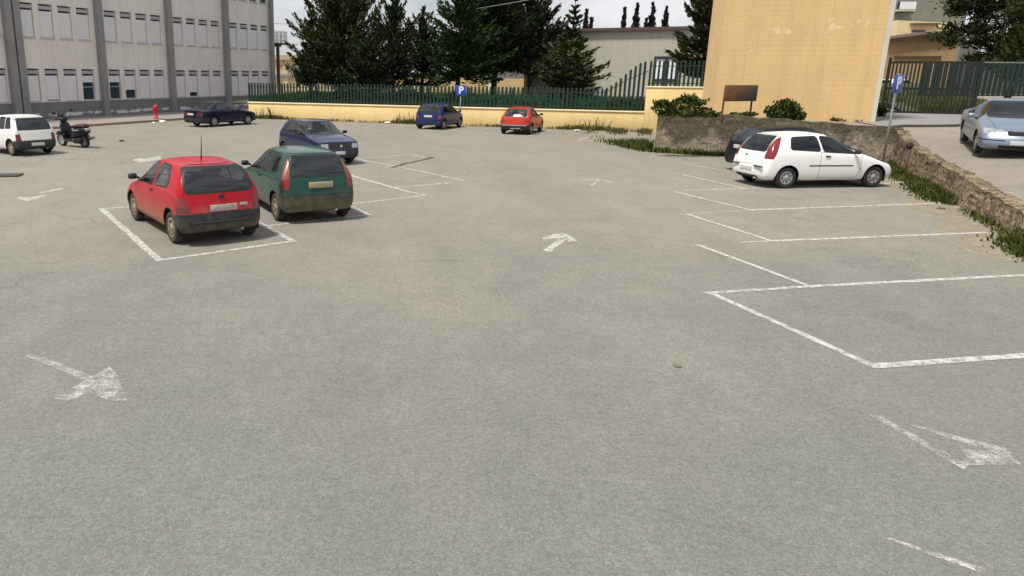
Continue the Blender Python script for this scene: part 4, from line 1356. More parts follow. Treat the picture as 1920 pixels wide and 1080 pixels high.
# ------------------------------------------------------------------ cars
def ccw(poly):
    a = sum(p[0] * q[1] - q[0] * p[1] for p, q in zip(poly, poly[1:] + poly[:1]))
    return poly if a > 0 else poly[::-1]
def round_poly(poly, r, n=3):
    outp = []
    N = len(poly)
    for i in range(N):
        p = Vector(poly[i]); a = Vector(poly[i - 1]) - p; b = Vector(poly[(i + 1) % N]) - p
        rr = min(r, a.length * .45, b.length * .45)
        s, e = p + a.normalized() * rr, p + b.normalized() * rr
        for k in range(n + 1):
            t = k / n
            outp.append(tuple(s * (1 - t) ** 2 + p * 2 * t * (1 - t) + e * t * t))
    return outp
def grow(poly, d):
    poly = ccw(poly); N = len(poly); outp = []
    for i in range(N):
        p0, p1, p2 = Vector(poly[i - 1]), Vector(poly[i]), Vector(poly[(i + 1) % N])
        e1, e2 = (p1 - p0), (p2 - p1)
        if e1.length < 1e-6 or e2.length < 1e-6: outp.append(tuple(p1)); continue
        n1 = Vector((e1.y, -e1.x)).normalized(); n2 = Vector((e2.y, -e2.x)).normalized()
        b = n1 + n2
        if b.length < .1: b = n1
        b = b / max(.5, b.length_squared / 2)
        outp.append(tuple(p1 + b * d))
    return outp
AX = {'y': (0, 2), 'x': (1, 2), 'z': (0, 1)}
def region(bm, lay, rid, poly, axis, sign, minn=.12, test=None, cut=None):
    poly = ccw([tuple(p) for p in poly])
    i0, i1 = AX[axis]
    ai = 'xyz'.index(axis)
    lo = [min(p[k] for p in poly) - .01 for k in (0, 1)]
    hi = [max(p[k] for p in poly) + .01 for k in (0, 1)]
    fs = []
    for f in bm.faces:
        if f.normal[ai] * sign < minn: continue
        if test and not test(f): continue
        xs = [v.co[i0] for v in f.verts]; ys = [v.co[i1] for v in f.verts]
        if max(xs) < lo[0] or min(xs) > hi[0] or max(ys) < lo[1] or min(ys) > hi[1]: continue
        fs.append(f)
    if cut:                                             # keep what lies behind a slanted plane (x0,z0)-(x1,z1)
        (x0_, z0_), (x1_, z1_) = cut
        cn = Vector((z1_ - z0_, 0, x0_ - x1_)).normalized()
        geom = set(fs)
        for f in fs: geom.update(f.edges); geom.update(f.verts)
        r_ = bmesh.ops.bisect_plane(bm, geom=list(geom), dist=1e-5, plane_co=(x0_, 0, z0_), plane_no=cn)
        fs = [g_ for g_ in r_['geom'] if isinstance(g_, bmesh.types.BMFace) and g_.is_valid and (g_.calc_center_median() - Vector((x0_, 0, z0_))).dot(cn) < 0]
    N = len(poly)
    for i in range(N):
        p, q = poly[i], poly[(i + 1) % N]
        ex, ey = q[0] - p[0], q[1] - p[1]
        if ex * ex + ey * ey < 1e-10: continue
        no = [0, 0, 0]; no[i0] = ey; no[i1] = -ex
        co = [0, 0, 0]; co[i0] = p[0]; co[i1] = p[1]
        geom = set(fs)
        for f in fs:
            geom.update(f.edges); geom.update(f.verts)
        r_ = bmesh.ops.bisect_plane(bm, geom=list(geom), dist=1e-5, plane_co=co, plane_no=no)
        fs = [g_ for g_ in r_['geom'] if isinstance(g_, bmesh.types.BMFace) and g_.is_valid]
        # keep only faces still possibly inside
        L = math.hypot(ex, ey)
        keep = []
        for f in fs:
            c = f.calc_center_median()
            if (ex * (c[i1] - p[1]) - ey * (c[i0] - p[0])) / L > -1e-6: keep.append(f)
        fs = keep
    for f in fs: f[lay] = rid
    return fs

PART = {}
def car(name, label, S, loc, heading, tilt=0.0, group='cars in the parking lot'):
    """S holds the shape: x runs from the rear bumper (0) to the nose (L)"""
    L, W, Hh, wb, ro, wr_ = S['L'], S['W'], S['H'], S['wb'], S['ro'], S.get('wr', .285)
    hw = W / 2
    tail, nose = S['tail'], S['nose']
    tx = lambda z: interp(z, [p[0] for p in tail], [p[1] for p in tail])
    nx = lambda z: L - interp(z, [p[0] for p in nose], [p[1] for p in nose])
    rings = []
    def sec(w, z0, zb, wrf, zt, xf):
        g_ = max(.02, zt - zb)
        h = zb - z0
        p8 = (wrf + .02, zt - min(.09, .5 * g_)); p6 = (w * .975, zb)
        pts = [(0, z0 + .02), (w * .45, z0 + .01), (w * .86, z0), (w * .965, z0 + .07), (w * .995, z0 + .36 * h), (w, z0 + .68 * h), p6,
               ((p6[0] + p8[0]) / 2 + .012, (p6[1] + p8[1]) / 2), p8, (wrf - .06, zt - min(.022, .2 * g_)), (wrf * .5, zt), (0, zt + .004)]
        return [(xf(z), y, z) for y, z in pts]
    T = S['tail_ring']; N_ = S['nose_ring']
    z0 = S.get('z0', .20)
    rings.append(sec(hw * S.get('tailw', .93), z0 + .03, T[0], T[1], T[2], tx))
    rings.append(sec(hw * .985, z0 + .01, T[0], T[1] + .015, T[2] + .03, lambda z: tx(z) + .14))
    for (x, zt, zb, wrf) in S['rings']:
        rings.append(sec(hw, z0, zb, wrf, zt, lambda z, x=x: x))
    rings.append(sec(hw * .975, z0, N_[0] + .01, N_[1] + .02, N_[2] + .025, lambda z: nx(z) - .16))
    rings.append(sec(hw * S.get('nosew', .90), z0 + .03, N_[0], N_[1], N_[2], nx))
    bm = bmesh.new()
    VR = []
    for r_ in rings:
        left = [bm.verts.new((x, y, z)) for x, y, z in r_]
        right = [left[0] if i == 0 else (left[11] if i == 11 else bm.verts.new((x, -y, z))) for i, (x, y, z) in enumerate(r_)]
        VR.append(left + right[1:11][::-1])             # closed loop of 22
    for a_, b_ in zip(VR, VR[1:]):
        for k in range(22):
            bm.faces.new((a_[k], b_[k], b_[(k + 1) % 22], a_[(k + 1) % 22]))
    def cap(loop, bulge, flip):
        rowsv = []
        left, right = loop[:12], [loop[0]] + loop[12:][::-1] + [loop[11]]
        rowsv.append([left[2], left[1], left[0], right[1], right[2]])
        for k in range(3, 9):
            a_, b_ = left[k].co, right[k].co
            mid = []
            for t in (.25, .5, .75):
                p = a_.lerp(b_, t); p.x += bulge * (1 - (2 * t - 1) ** 2)
                mid.append(bm.verts.new(p))
            rowsv.append([left[k]] + mid + [right[k]])
        rowsv.append([left[9], left[10], left[11], right[10], right[9]])
        for r0_, r1_ in zip(rowsv, rowsv[1:]):
            for k in range(4):
                q = (r0_[k], r0_[k + 1], r1_[k + 1], r1_[k])
                bm.faces.new(q if not flip else q[::-1])
    crl = bm.edges.layers.float.get('crease_edge') or bm.edges.layers.float.new('crease_edge')
    cr_ = S.get('crease', .22)
    for ri in range(len(VR)):
        for k in (6, 8, 9, 13, 14, 16):
            if ri + 1 < len(VR):
                e_ = bm.edges.get((VR[ri][k], VR[ri + 1][k]))
                if e_: e_[crl] = cr_ * (1 if k not in (8, 14) else .6)
    for k in range(22):
        for ri, f_ in ((0, .9), (len(VR) - 1, .6)):
            e_ = bm.edges.get((VR[ri][k], VR[ri][(k + 1) % 22]))
            if e_: e_[crl] = cr_ * f_
    for ri in range(2, 2 + len(S['rings'])):
        for k in range(8, 14):
            e_ = bm.edges.get((VR[ri][k], VR[ri][(k + 1) % 22]))
            if e_ and S['rings'][ri - 2][0] > L * .4: e_[crl] = cr_ * .7
    cap(VR[0], -S.get('tbulge', .05), False)
    cap(VR[-1], S.get('nbulge', .07), True)
    bmesh.ops.recalc_face_normals(bm, faces=bm.faces[:])
    me = bpy.data.meshes.new('shell'); bm.to_mesh(me); bm.free()
    ob = bpy.data.objects.new('shell', me); COL.objects.link(ob)
    md = ob.modifiers.new('s', 'SUBSURF'); md.levels = 2; md.render_levels = 2
    dg = bpy.context.evaluated_depsgraph_get(); dg.update()
    me2 = bpy.data.meshes.new_from_object(ob.evaluated_get(dg))
    bpy.data.objects.remove(ob); bpy.data.meshes.remove(me)
    bm = bmesh.new(); bm.from_mesh(me2); bpy.data.meshes.remove(me2)
    mn = [min(v.co[k] for v in bm.verts) for k in range(3)]; mxx = [max(v.co[k] for v in bm.verts) for k in range(3)]
    for v in bm.verts:
        v.co.x = (v.co.x - mn[0]) / (mxx[0] - mn[0]) * L
        v.co.y = v.co.y / mxx[1] * hw
        v.co.z = z0 + (v.co.z - mn[2]) / (mxx[2] - mn[2]) * (Hh - z0)
    bm.normal_update()
    lay = bm.faces.layers.int.new('reg')
    ids = ['body']; 
    def rid(nm):
        ids.append(nm); return len(ids) - 1
    regs = {}                                           # id -> (part name, material slot list, own slot)
    GAP = 900; SEAL = {}
    partof = {}                                        # region id -> (part key, slot)
    parts = {'body': dict(name='body', mats=[S['paint'], M['gap'], M['black']])}
    partof[0] = ('body', 0)
    nid = [1]
    def newid(key, slot):
        i = nid[0]; nid[0] += 1
        partof[i] = (key, slot); return i
    gap_id = newid('body', 1)
    blk_id = newid('body', 2)
    def add_part(key, nm, mats, label_=None):
        if key not in parts: parts[key] = dict(name=nm, mats=mats, label=label_)
    # body regions in order
    def do_region(key, nm, mats, poly, axis, sign, border=None, bmat=None, rnd_=None, minn=.12, test=None, label_=None, cut=None):
        add_part(key, nm, mats, label_)
        if rnd_: poly = round_poly(ccw([tuple(p) for p in poly]), rnd_)
        if border == 'gap':
            region(bm, lay, gap_id, grow(poly, .010), axis, sign, minn, test)
        elif border:
            if len(parts[key]['mats']) < 2: parts[key]['mats'].append(M['seal'])
            region(bm, lay, newid(key, 1), grow(poly, border), axis, sign, minn, test)
        region(bm, lay, newid(key, 0), poly, axis, sign, minn, test, cut)
    # wheel arches
    ar = S.get('ar', wr_ + .055)
    for wxp in (ro, ro + wb):
        for s in (1, -1):
            cp = [(wxp + ar * math.cos(t * math.pi / 12), wr_ + .01 + ar * math.sin(t * math.pi / 12)) for t in range(24)]
            fs = region(bm, lay, 0, cp, 'y', s, -1.1, lambda f, s=s: f.calc_center_median().y * s > hw * .52)
            bmesh.ops.delete(bm, geom=fs, context='FACES')
            if S.get('lip'):
                region(bm, lay, blk_id, [(wxp + (ar + S['lip']) * math.cos(t * math.pi / 12), wr_ + .01 + (ar + S['lip']) * math.sin(t * math.pi / 12)) for t in range(24)], 'y', s, .05)
    # bumpers
    def boxreg(key, nm, mats, x0, x1, zmax, label_=None):
        add_part(key, nm, mats, label_)
        i = newid(key, 0)
        for co, no in (((0, 0, zmax), (0, 0, 1)), ((x1 if x0 < 0 else x0, 0, 0), (1, 0, 0))):
            fs = [f for f in bm.faces if x0 - .25 < f.calc_center_median().x < x1 + .25 and min(v.co.z for v in f.verts) < zmax + .02]
            geom = set(fs)
            for f in fs: geom.update(f.edges); geom.update(f.verts)
            bmesh.ops.bisect_plane(bm, geom=list(geom), dist=1e-5, plane_co=co, plane_no=no)
        for f in bm.faces:
            c = f.calc_center_median()
            if x0 <= c.x <= x1 and c.z < zmax: f[lay] = i
    if 'rbump' in S: boxreg('rb', 'rear_bumper', [S.get('bump', M['black'])], -1, S['rbump'][0], S['rbump'][1])
    if 'fbump' in S: boxreg('fb', 'front_bumper', [S.get('bump', M['black'])], L - S['fbump'][0], L + 1, S['fbump'][1])
    mir = lambda poly: [(-p[0], p[1]) for p in poly]
    gl = S.get('glass', M['glass_mid'])
    for s in (1, -1):
        sn = 'l' if s > 0 else 'r'
        for k, dp in enumerate(S.get('doors', [])):
            do_region('door%d%s' % (k, sn), 'door', [S['paint']], dp, 'y', s, 'gap', minn=.2)
        for k, wp in enumerate(S['windows']):
            do_region('win%d%s' % (k, sn), 'side_window', [gl], wp, 'y', s, .022, rnd_=S.get('wround', .06), minn=.15)
        if 'mould' in S: do_region('mould' + sn, 'side_moulding', [M['black']], S['mould'], 'y', s)
        for k, (poly, axis, mt) in enumerate(S.get('tails', [])):
            if axis == 'y': do_region('tail%d%s' % (k, sn), 'tail_light', [mt], poly, 'y', s, minn=.05, test=lambda f: f.calc_center_median().x < .5)
    if S.get('tailgate'): do_region('gate', 'tailgate', [S['paint']], S['tailgate'] + mir(S['tailgate'])[::-1], 'x', -1, 'gap', minn=.1)
    if S.get('boot'): do_region('gate', 'boot_lid', [S['paint']], S['boot'] + [(p[0], -p[1]) for p in S['boot']][::-1], 'z', 1, 'gap', minn=.5)
    if S.get('hood'): do_region('hood', 'bonnet', [S['paint']], S['hood'] + [(p[0], -p[1]) for p in S['hood']][::-1], 'z', 1, 'gap', minn=.45)
    for s in (1, -1):
        sn = 'l' if s > 0 else 'r'
        for k, (poly, axis, mt) in enumerate(S.get('tails', [])):
            if axis == 'x': do_region('tail%d%s' % (k, sn), 'tail_light', [mt], poly if s > 0 else mir(poly), 'x', -1, minn=-.05,
                test=lambda f, s=s: f.calc_center_median().x < .75 and f.calc_center_median().y * s > .2,
                cut=((tx(min(p[1] for p in poly)) + S.get('taild', .10), min(p[1] for p in poly)), (tx(max(p[1] for p in poly)) + S.get('taild', .10), max(p[1] for p in poly))))
    do_region('rw', 'rear_window', [S.get('rglass', gl)], S['rwin'] + mir(S['rwin'])[::-1], 'x', -1, S.get('rseal', .03), rnd_=S.get('rround', .06), minn=.08)
    do_region('ws', 'windscreen', [gl], S['wscr'] + mir(S['wscr'])[::-1], 'x', 1, .02, rnd_=.05, minn=.12)
    for k, (key, nm, mt, poly, both) in enumerate(S.get('front', [])):
        if both:
            for s in (1, -1): do_region('f%d%d' % (k, s), nm, [mt], poly if s > 0 else mir(poly), 'x', 1, rnd_=.02, minn=.1)
        else: do_region('f%d' % k, nm, [mt], poly + mir(poly)[::-1], 'x', 1, rnd_=.02, minn=.1)
    for k, (nm, mt, poly, both) in enumerate(S.get('rear', [])):
        if both:
            for s in (1, -1): do_region('r%d%d' % (k, s), nm, [mt], poly if s > 0 else mir(poly), 'x', -1, minn=.1)
        else: do_region('r%d' % k, nm, [mt], poly + mir(poly)[::-1], 'x', -1, rnd_=.015, minn=.1)
    bm.normal_update()
    # split into part meshes, sharing the shell's normals
    root = empty(name, loc, heading)
    root.rotation_euler = (0, tilt, heading)
    tag(root, label, 'car', group)
    # the empty sits under the rear axle centre: shift x by -ro
    buckets = {}
    for f in bm.faces:
        key, slot = partof[f[lay]]
        buckets.setdefault(key, []).append((f, slot))
    for key, lst in buckets.items():
        vi, vs, ns, fs_, sl_ = {}, [], [], [], []
        for f, slot in lst:
            idx = []
            for v in f.verts:
                if v.index not in vi or vi[v.index][0] is not v:
                    pass
                k_ = id(v) if False else v
                if k_ not in vi:
                    vi[k_] = len(vs); vs.append((v.co.x - ro, v.co.y, v.co.z)); ns.append(v.normal.copy())
                idx.append(vi[k_])
            fs_.append(idx); sl_.append(slot)
        P_ = parts[key]
        me = bpy.data.meshes.new(P_['name'])
        me.from_pydata(vs, [], fs_)
        for mt in P_['mats']: me.materials.append(mt)
        me.polygons.foreach_set('material_index', sl_)
        me.polygons.foreach_set('use_smooth', [True] * len(fs_))
        me.normals_split_custom_set_from_vertices([tuple(n_) for n_ in ns])
        me.update()
        o = link(P_['name'], me, root)
    bm.free()
    # wheels
    wmats = [S.get('tyre', M['rubber'])]
    ty = MB(); tw = .082
    ty.lathe([(wr_ * .62, -tw * .8), (wr_ * .9, -tw), (wr_ * .985, -tw * .75), (wr_, -tw * .4), (wr_, tw * .4), (wr_ * .985, tw * .75), (wr_ * .9, tw), (wr_ * .64, tw * .86), (wr_ * .60, tw * .5)], axis='y', n=32)
    ty_me = ty.mesh('wheel', wmats)
    rm = MB(); rr = wr_ * .63
    rm.lathe([(rr, tw * .55), (rr * .97, tw * .93), (rr * .86, tw * .80), (rr * .5, tw * .68), (rr * .30, tw * .86), (rr * .26, tw * .95), (.001, tw * 1.0)], axis='y', n=32)
    nh = S.get('holes', 8)
    for k in range(nh):
        t = 2 * math.pi * k / nh
        c = Vector((rr * .68 * math.cos(t), tw * .78, rr * .68 * math.sin(t)))
        rad, tan = Vector((math.cos(t), 0, math.sin(t))), Vector((-math.sin(t), 0, math.cos(t)))
        ring = [c + rad * rr * .13 * math.cos(a_) + tan * rr * S.get('holew', .15) * math.sin(a_) + Vector((0, .008, 0)) for a_ in [i * math.pi / 4 for i in range(8)]]
        rm.add(ring, [tuple(range(8))], 1)
    rm_me = rm.mesh('rim', [S.get('rimm', M['rim']), M['dark_hole']])
    la = ar + .012
    n = 16
    for xx in (ro, ro + wb):
        for s in (1, -1):
            yo = s * (hw - .035); yi = s * (hw - .33)
            vs = []
            liner = MB()
            for k in range(n + 1):
                t = math.pi * (-.12 + 1.24 * k / n)
                for yy in (yo, yi): vs.append((xx - ro + la * math.cos(t), yy, wr_ + .01 + la * math.sin(t)))
            liner.add(vs, [(2 * k, 2 * k + 1, 2 * k + 3, 2 * k + 2) for k in range(n)] + [tuple(2 * k + 1 for k in range(n + 1))], 0)
            liner.build('wheel_arch', M['gap'], root)
            wo = link('wheel', ty_me, root, (xx - ro, s * (hw - .028 - tw), wr_))
            if s < 0: wo.rotation_euler = (0, 0, math.pi)
            if xx > ro and S.get('steer'): wo.rotation_euler.z += S['steer']
            link('rim', rm_me, wo)
    # interior
    it = MB()
    xi0, xi1 = S.get('cab', (.5, L - 1.0))
    it.box(((xi0 + xi1) / 2 - ro, 0, .36), (xi1 - xi0, W * .80, .06))
    it.bevbox((xi1 - .12 - ro, 0, S['dash'] - .10), (.34, W * .78, .24), .06)
    it.build('interior', M['interior'], root)
    for sx, sy in ((S['seatx'], .34), (S['seatx'], -.34)):
        se = MB()
        Mx = Matrix.Rotation(R(-16), 3, 'Y')
        se.bevbox((sx + .22 - ro, sy, .52), (.50, .46, .16), .06)
        se.bevbox((sx - .05 - ro, sy, .80), (.13, .44, .56), .055, M=Mx)
        se.bevbox((sx - .15 - ro, sy, 1.13), (.09, .26, .16), .04, M=Mx)
        se.build('seat', M['seat'], root)
    se = MB(); Mx = Matrix.Rotation(R(-20), 3, 'Y')
    se.bevbox((S['seatx'] - .62 - ro, 0, .50), (.45, W * .72, .16), .06)
    se.bevbox((S['seatx'] - .88 - ro, 0, .74), (.13, W * .70, .46), .05, M=Mx)
    se.build('rear_seat', M['seat'], root)
    sw_ = MB(); cx_ = S['seatx'] + .55 - ro
    Mx = Matrix.Rotation(R(65), 3, 'Y')
    sw_.tube([Mx @ Vector((.18 * math.cos(t), .18 * math.sin(t), 0)) + Vector((cx_, .34, .82)) for t in [i * math.pi / 8 for i in range(17)]], .016, 6, cap=False)
    sw_.box((cx_, .34, .82), (.03, .30, .05), M=Mx)
    sw_.build('steering_wheel', M['interior'], root)
    # mirrors
    mxp, mz = S['mirror']
    for s in (1, -1):
        mm = MB()
        mm.bevbox((mxp - ro, s * (hw + .075), mz), (.10, .17, .115), .035)
        mm.tube([(mxp - ro + .02, s * (hw - .06), mz - .05), (mxp - ro, s * (hw + .03), mz - .01)], .025, 6)
        mm.build('mirror', S.get('mirm', M['black']), root)
    # plates, handles, small fittings
    for (nm, mt, c, size) in S.get('bits', []):
        bb_ = MB(); bb_.bevbox((c[0] - ro, c[1], c[2]), size, min(size) * .25); bb_.build(nm, mt, root)
    if S.get('handle'):
        hx, hz = S['handle']
        for s in (1, -1):
            bb_ = MB(); bb_.bevbox((hx - ro, s * (hw + S.get('hin', .0)), hz), (.15, .035, .035), .012); bb_.build('door_handle', S.get('hmat', M['black']), root)
    if S.get('wiper'):
        (x0_, y0_, z0_), (x1_, y1_, z1_) = S['wiper']
        bb_ = MB(); bb_.tube([(x0_ - ro, y0_, z0_), (x1_ - ro, y1_, z1_)], .011, 5); bb_.build('rear_wiper', M['black'], root)
    if S.get('aerial'):
        (x0_, y0_, z0_), (x1_, y1_, z1_) = S['aerial']
        bb_ = MB(); bb_.tube([(x0_ - ro, y0_, z0_), (x0_ - ro - .01, y0_, z0_ + .09), (x1_ - ro, y1_, z1_)], [.016, .012, .005], 6); bb_.build('aerial', M['black'], root)
    bb_ = MB(); bb_.tube([(.02 - ro, -.36, .25), (.3 - ro, -.36, .25)], .025, 8); bb_.build('exhaust_pipe', M['galv'], root)
    return root

def sub(d, **kw):
    e = dict(d); e.update(kw); return e

red_paint = paint('red_car_paint', (.40, .003, .016), .75, (.30, .21, .12), dz=.62)
green_paint = paint('green_car_paint', (.004, .056, .038), .8, (.15, .145, .08), dz=.55)
white_paint = paint('white_car_paint', (.82, .815, .79), .18, (.45, .42, .33))
dkblue_paint = paint('navy_car_paint', (.003, .009, .050), .15, dz=.4, rough=.28)
navy_paint = paint('navy_saloon_paint', (.003, .006, .030), .2, dz=.4, rough=.28)
blue_paint = paint('blue_minicar_paint', (.006, .021, .092), .25, dz=.4)
red2_paint = paint('old_red_paint', (.44, .028, .018), .3, dz=.4)
black_paint = paint('dark_car_paint', (.008, .009, .016), .25, dz=.4, rough=.4)
for p_m, cw_ in ((green_paint, .55), (dkblue_paint, .8), (red_paint, .25)):
    p_m.node_tree.nodes['Principled BSDF'].inputs['Coat Weight'].default_value = cw_
black_paint.node_tree.nodes['Principled BSDF'].inputs['Coat Weight'].default_value = 0
silver_paint = paint('silver_car_paint', (.25, .30, .40), .2, (.25, .24, .22), metal=.65, rough=.34, dz=.35)
panda_paint = paint('white_boxy_car_paint', (.76, .76, .74), .25, (.4, .38, .32))
dusty_bumper = paint('dusty_bumper', (.026, .030, .030), .95, (.22, .19, .11), rough=.6, dz=.50)
black_bumper = paint('black_bumper', (.016, .019, .025), .7, (.26, .21, .13), rough=.5, dz=.42)

RED = dict(L=3.73, W=1.61, H=1.42, wb=2.443, ro=.60, wr=.287, paint=red_paint, bump=black_bumper,
    tail=[(.20, .12), (.28, .03), (.40, 0), (.55, .01), (.62, .06), (.90, .10), (1.10, .17), (1.36, .36)], tail_ring=(.92, .575, 1.36),
    nose=[(.18, .10), (.30, 0), (.45, 0), (.55, .03), (.68, .12)], nose_ring=(.60, .60, .67), tbulge=.07,
    rings=[(.90, 1.42, .92, .595), (1.5, 1.43, .915, .60), (2.0, 1.395, .90, .57), (2.76, .95, .87, .62), (3.2, .84, .77, .62)],
    windows=[[(1.55, .95), (2.60, .915), (2.52, .99), (2.09, 1.30), (1.52, 1.335)], [(.70, 1.0), (1.43, .955), (1.41, 1.345), (.90, 1.335), (.76, 1.2)]],
    doors=[[(1.47, .27), (2.55, .27), (2.68, .50), (2.68, .88), (1.47, .93)]], wround=.08, taild=.19,
    rwin=[(.625, .955), (.545, 1.325)], rround=.09, rseal=.04, tailgate=[(.56, .60), (.66, .88), (.63, 1.0), (.54, 1.375)],
    wscr=[(.60, .96), (.53, 1.34)], rbump=(.30, .585), fbump=(.38, .52), lip=.022,
    tails=[([(.60, .70), (.84, .70), (.84, .885), (.655, .89)], 'x', M['tail_red']), ([(.585, .59), (.84, .59), (.84, .70), (.60, .70)], 'x', M['tail_dark'])],
    front=[('g', 'grille', M['black'], [(.35, .58), (.35, .64)], False), ('h', 'headlight', M['lamp_clear'], [(.42, .54), (.70, .54), (.72, .66), (.42, .66)], True)],
    glass=M['glass_light'], rglass=M['glass_mid'], seatx=1.75, dash=.92, mirror=(2.52, .99), cab=(.55, 2.8), handle=(1.62, .84), tyre=M['dust_rubber'], rimm=M['dusty_rim'], holes=10,
    bits=[('number_plate', simple('grey_number_plate', (.42, .38, .36), .6, var=.3, vscale=20), (.03, -.02, .665), (.02, .50, .115)), ('badge', M['chrome'], (.052, -.40, .70), (.012, .15, .05)), ('emblem', M['black'], (.062, 0, .86), (.012, .09, .07)),
          ('bumper_strip', M['black'], (-.003, 0, .43), (.03, 1.15, .035))],
    aerial=((.95, .02, 1.42), (.85, .03, 1.86)), wiper=None)
GREEN = dict(L=3.76, W=1.625, H=1.45, wb=2.45, ro=.62, wr=.287, paint=green_paint, bump=dusty_bumper,
    tail=[(.20, .10), (.30, .02), (.50, 0), (.60, .03), (.92, .07), (1.10, .15), (1.39, .33)], tail_ring=(.93, .545, 1.385),
    nose=[(.18, .10), (.30, 0), (.45, 0), (.55, .04), (.70, .16)], nose_ring=(.62, .58, .70), tbulge=.055, tailw=.95,
    rings=[(.9, 1.445, .93, .58), (1.45, 1.455, .92, .585), (1.95, 1.42, .905, .56), (2.78, .97, .87, .62), (3.2, .86, .79, .62)],
    windows=[[(1.60, .96), (2.66, .915), (2.58, .98), (2.10, 1.325), (1.57, 1.36)], [(.50, 1.03), (1.52, .965), (1.49, 1.36), (.70, 1.355)]],
    doors=[[(1.55, .27), (2.6, .27), (2.72, .5), (2.72, .88), (1.55, .94)]], wround=.05,
    rwin=[(.555, .955), (.50, 1.35)], rround=.05, rseal=.02, tailgate=[(.54, .60), (.60, .90), (.535, 1.38)],
    wscr=[(.60, .98), (.51, 1.37)], rbump=(.31, .60), fbump=(.38, .54),
    tails=[([(.625, .72), (.80, .72), (.80, .90), (.60, .90)], 'x', M['tail_red']),
           ([(.615, .90), (.78, .90), (.66, 1.355), (.55, 1.355)], 'x', M['tail_dusty'])],
    front=[('h', 'headlight', M['lamp_clear'], [(.40, .55), (.70, .57), (.72, .68), (.42, .66)], True)],
    glass=M['glass_mid'], rglass=M['glass_mid'], seatx=1.75, dash=.94, mirror=(2.58, .99), cab=(.55, 2.8), handle=(1.72, .82), tyre=M['dust_rubber'], rimm=M['dusty_rim'], holes=8,
    bits=[('number_plate', M['plate_dusty'], (.015, -.02, .79), (.02, .52, .12))], wiper=((.095, 0, .95), (.13, .34, 1.0)))
PUNTO = dict(taild=.17, L=4.02, W=1.66, H=1.48, wb=2.62, ro=.70, wr=.292, paint=white_paint, bump=white_paint,
    tail=[(.20, .10), (.30, .02), (.52, 0), (.60, .04), (.95, .10), (1.15, .2), (1.42, .42)], tail_ring=(.96, .54, 1.42),
    nose=[(.18, .12), (.30, .01), (.45, 0), (.58, .05), (.74, .22)], nose_ring=(.64, .56, .72), tbulge=.07, nbulge=.10,
    rings=[(1.0, 1.475, .965, .58), (1.6, 1.485, .95, .585), (2.0, 1.455, .93, .565), (2.92, .99, .89, .60), (3.35, .87, .79, .60)],
    windows=[[(1.71, 1.0), (2.72, .945), (2.64, 1.02), (2.16, 1.345), (1.63, 1.395)], [(.74, 1.06), (1.61, 1.01), (1.53, 1.395), (.82, 1.365)]],
    doors=[[(1.62, .28), (2.72, .28), (2.84, .5), (2.84, .91), (1.62, .98)]], wround=.07,
    mould=[(1.30, .60), (2.62, .595), (2.62, .632), (1.30, .64)],
    rwin=[(.54, 1.0), (.47, 1.385)], rround=.05, rseal=.025, tailgate=[(.54, .62), (.58, .95), (.50, 1.42)],
    wscr=[(.60, 1.0), (.51, 1.405)], rbump=(.30, .63), fbump=(.42, .56),
    tails=[([(.60, .80), (.84, .80), (.80, 1.0), (.66, 1.38), (.535, 1.38), (.575, 1.0)], 'x', M['tail_red'])],
    front=[('h', 'headlight', M['lamp_clear'], [(.40, .60), (.74, .62), (.70, .76), (.44, .70)], True)],
    rear=[('bumper_insert', M['black'], [(.50, .225), (.45, .33)], False)],
    glass=M['glass_dark'], seatx=1.85, dash=.96, mirror=(2.62, 1.0), cab=(.6, 2.95), handle=(1.82, .875), holes=7, holew=.12,
    bits=[('number_plate', M['plate'], (.0, 0, .50), (.02, .50, .115)), ('bumper_strip', M['black'], (.005, -.52, .585), (.05, .36, .035)), ('bumper_strip', M['black'], (.005, .52, .585), (.05, .36, .035)), ('emblem', M['black'], (.065, .12, .86), (.015, .05, .05))], wiper=((.10, 0, .985), (.125, .05, 1.02)))
TWINGO = dict(crease=.45, L=3.43, W=1.63, H=1.42, wb=2.347, ro=.48, wr=.275, paint=blue_paint, bump=blue_paint,
    tail=[(.20, .08), (.30, .01), (.5, 0), (.9, .05), (1.36, .20)], tail_ring=(.90, .58, 1.355),
    nose=[(.18, .10), (.30, 0), (.5, .02), (.72, .22)], nose_ring=(.64, .55, .72), tailw=.95,
    rings=[(.7, 1.41, .91, .61), (1.4, 1.43, .90, .61), (1.85, 1.40, .89, .59), (2.85, .93, .85, .60), (3.1, .84, .76, .58)],
    windows=[[(1.45, .94), (2.72, .88), (2.6, .98), (1.98, 1.31), (1.42, 1.34)], [(.45, .95), (1.36, .94), (1.34, 1.34), (.6, 1.33)]],
    doors=[[(1.40, .27), (2.5, .27), (2.6, .5), (2.6, .85), (1.40, .92)]],
    rwin=[(.62, .92), (.55, 1.32)], tailgate=[(.62, .5), (.66, .9), (.58, 1.36)], wscr=[(.62, .95), (.54, 1.35)], rbump=(.2, .47), fbump=(.3, .5),
    tails=[([(.60, .60), (.80, .60), (.80, .80), (.62, .80)], 'x', M['tail_red']), ],
    glass=M['glass_mid'], seatx=1.6, dash=.9, mirror=(2.45, .96), cab=(.4, 2.7), handle=(1.6, .82), bits=[('number_plate', M['plate'], (.015, 0, .73), (.02, .5, .115))])
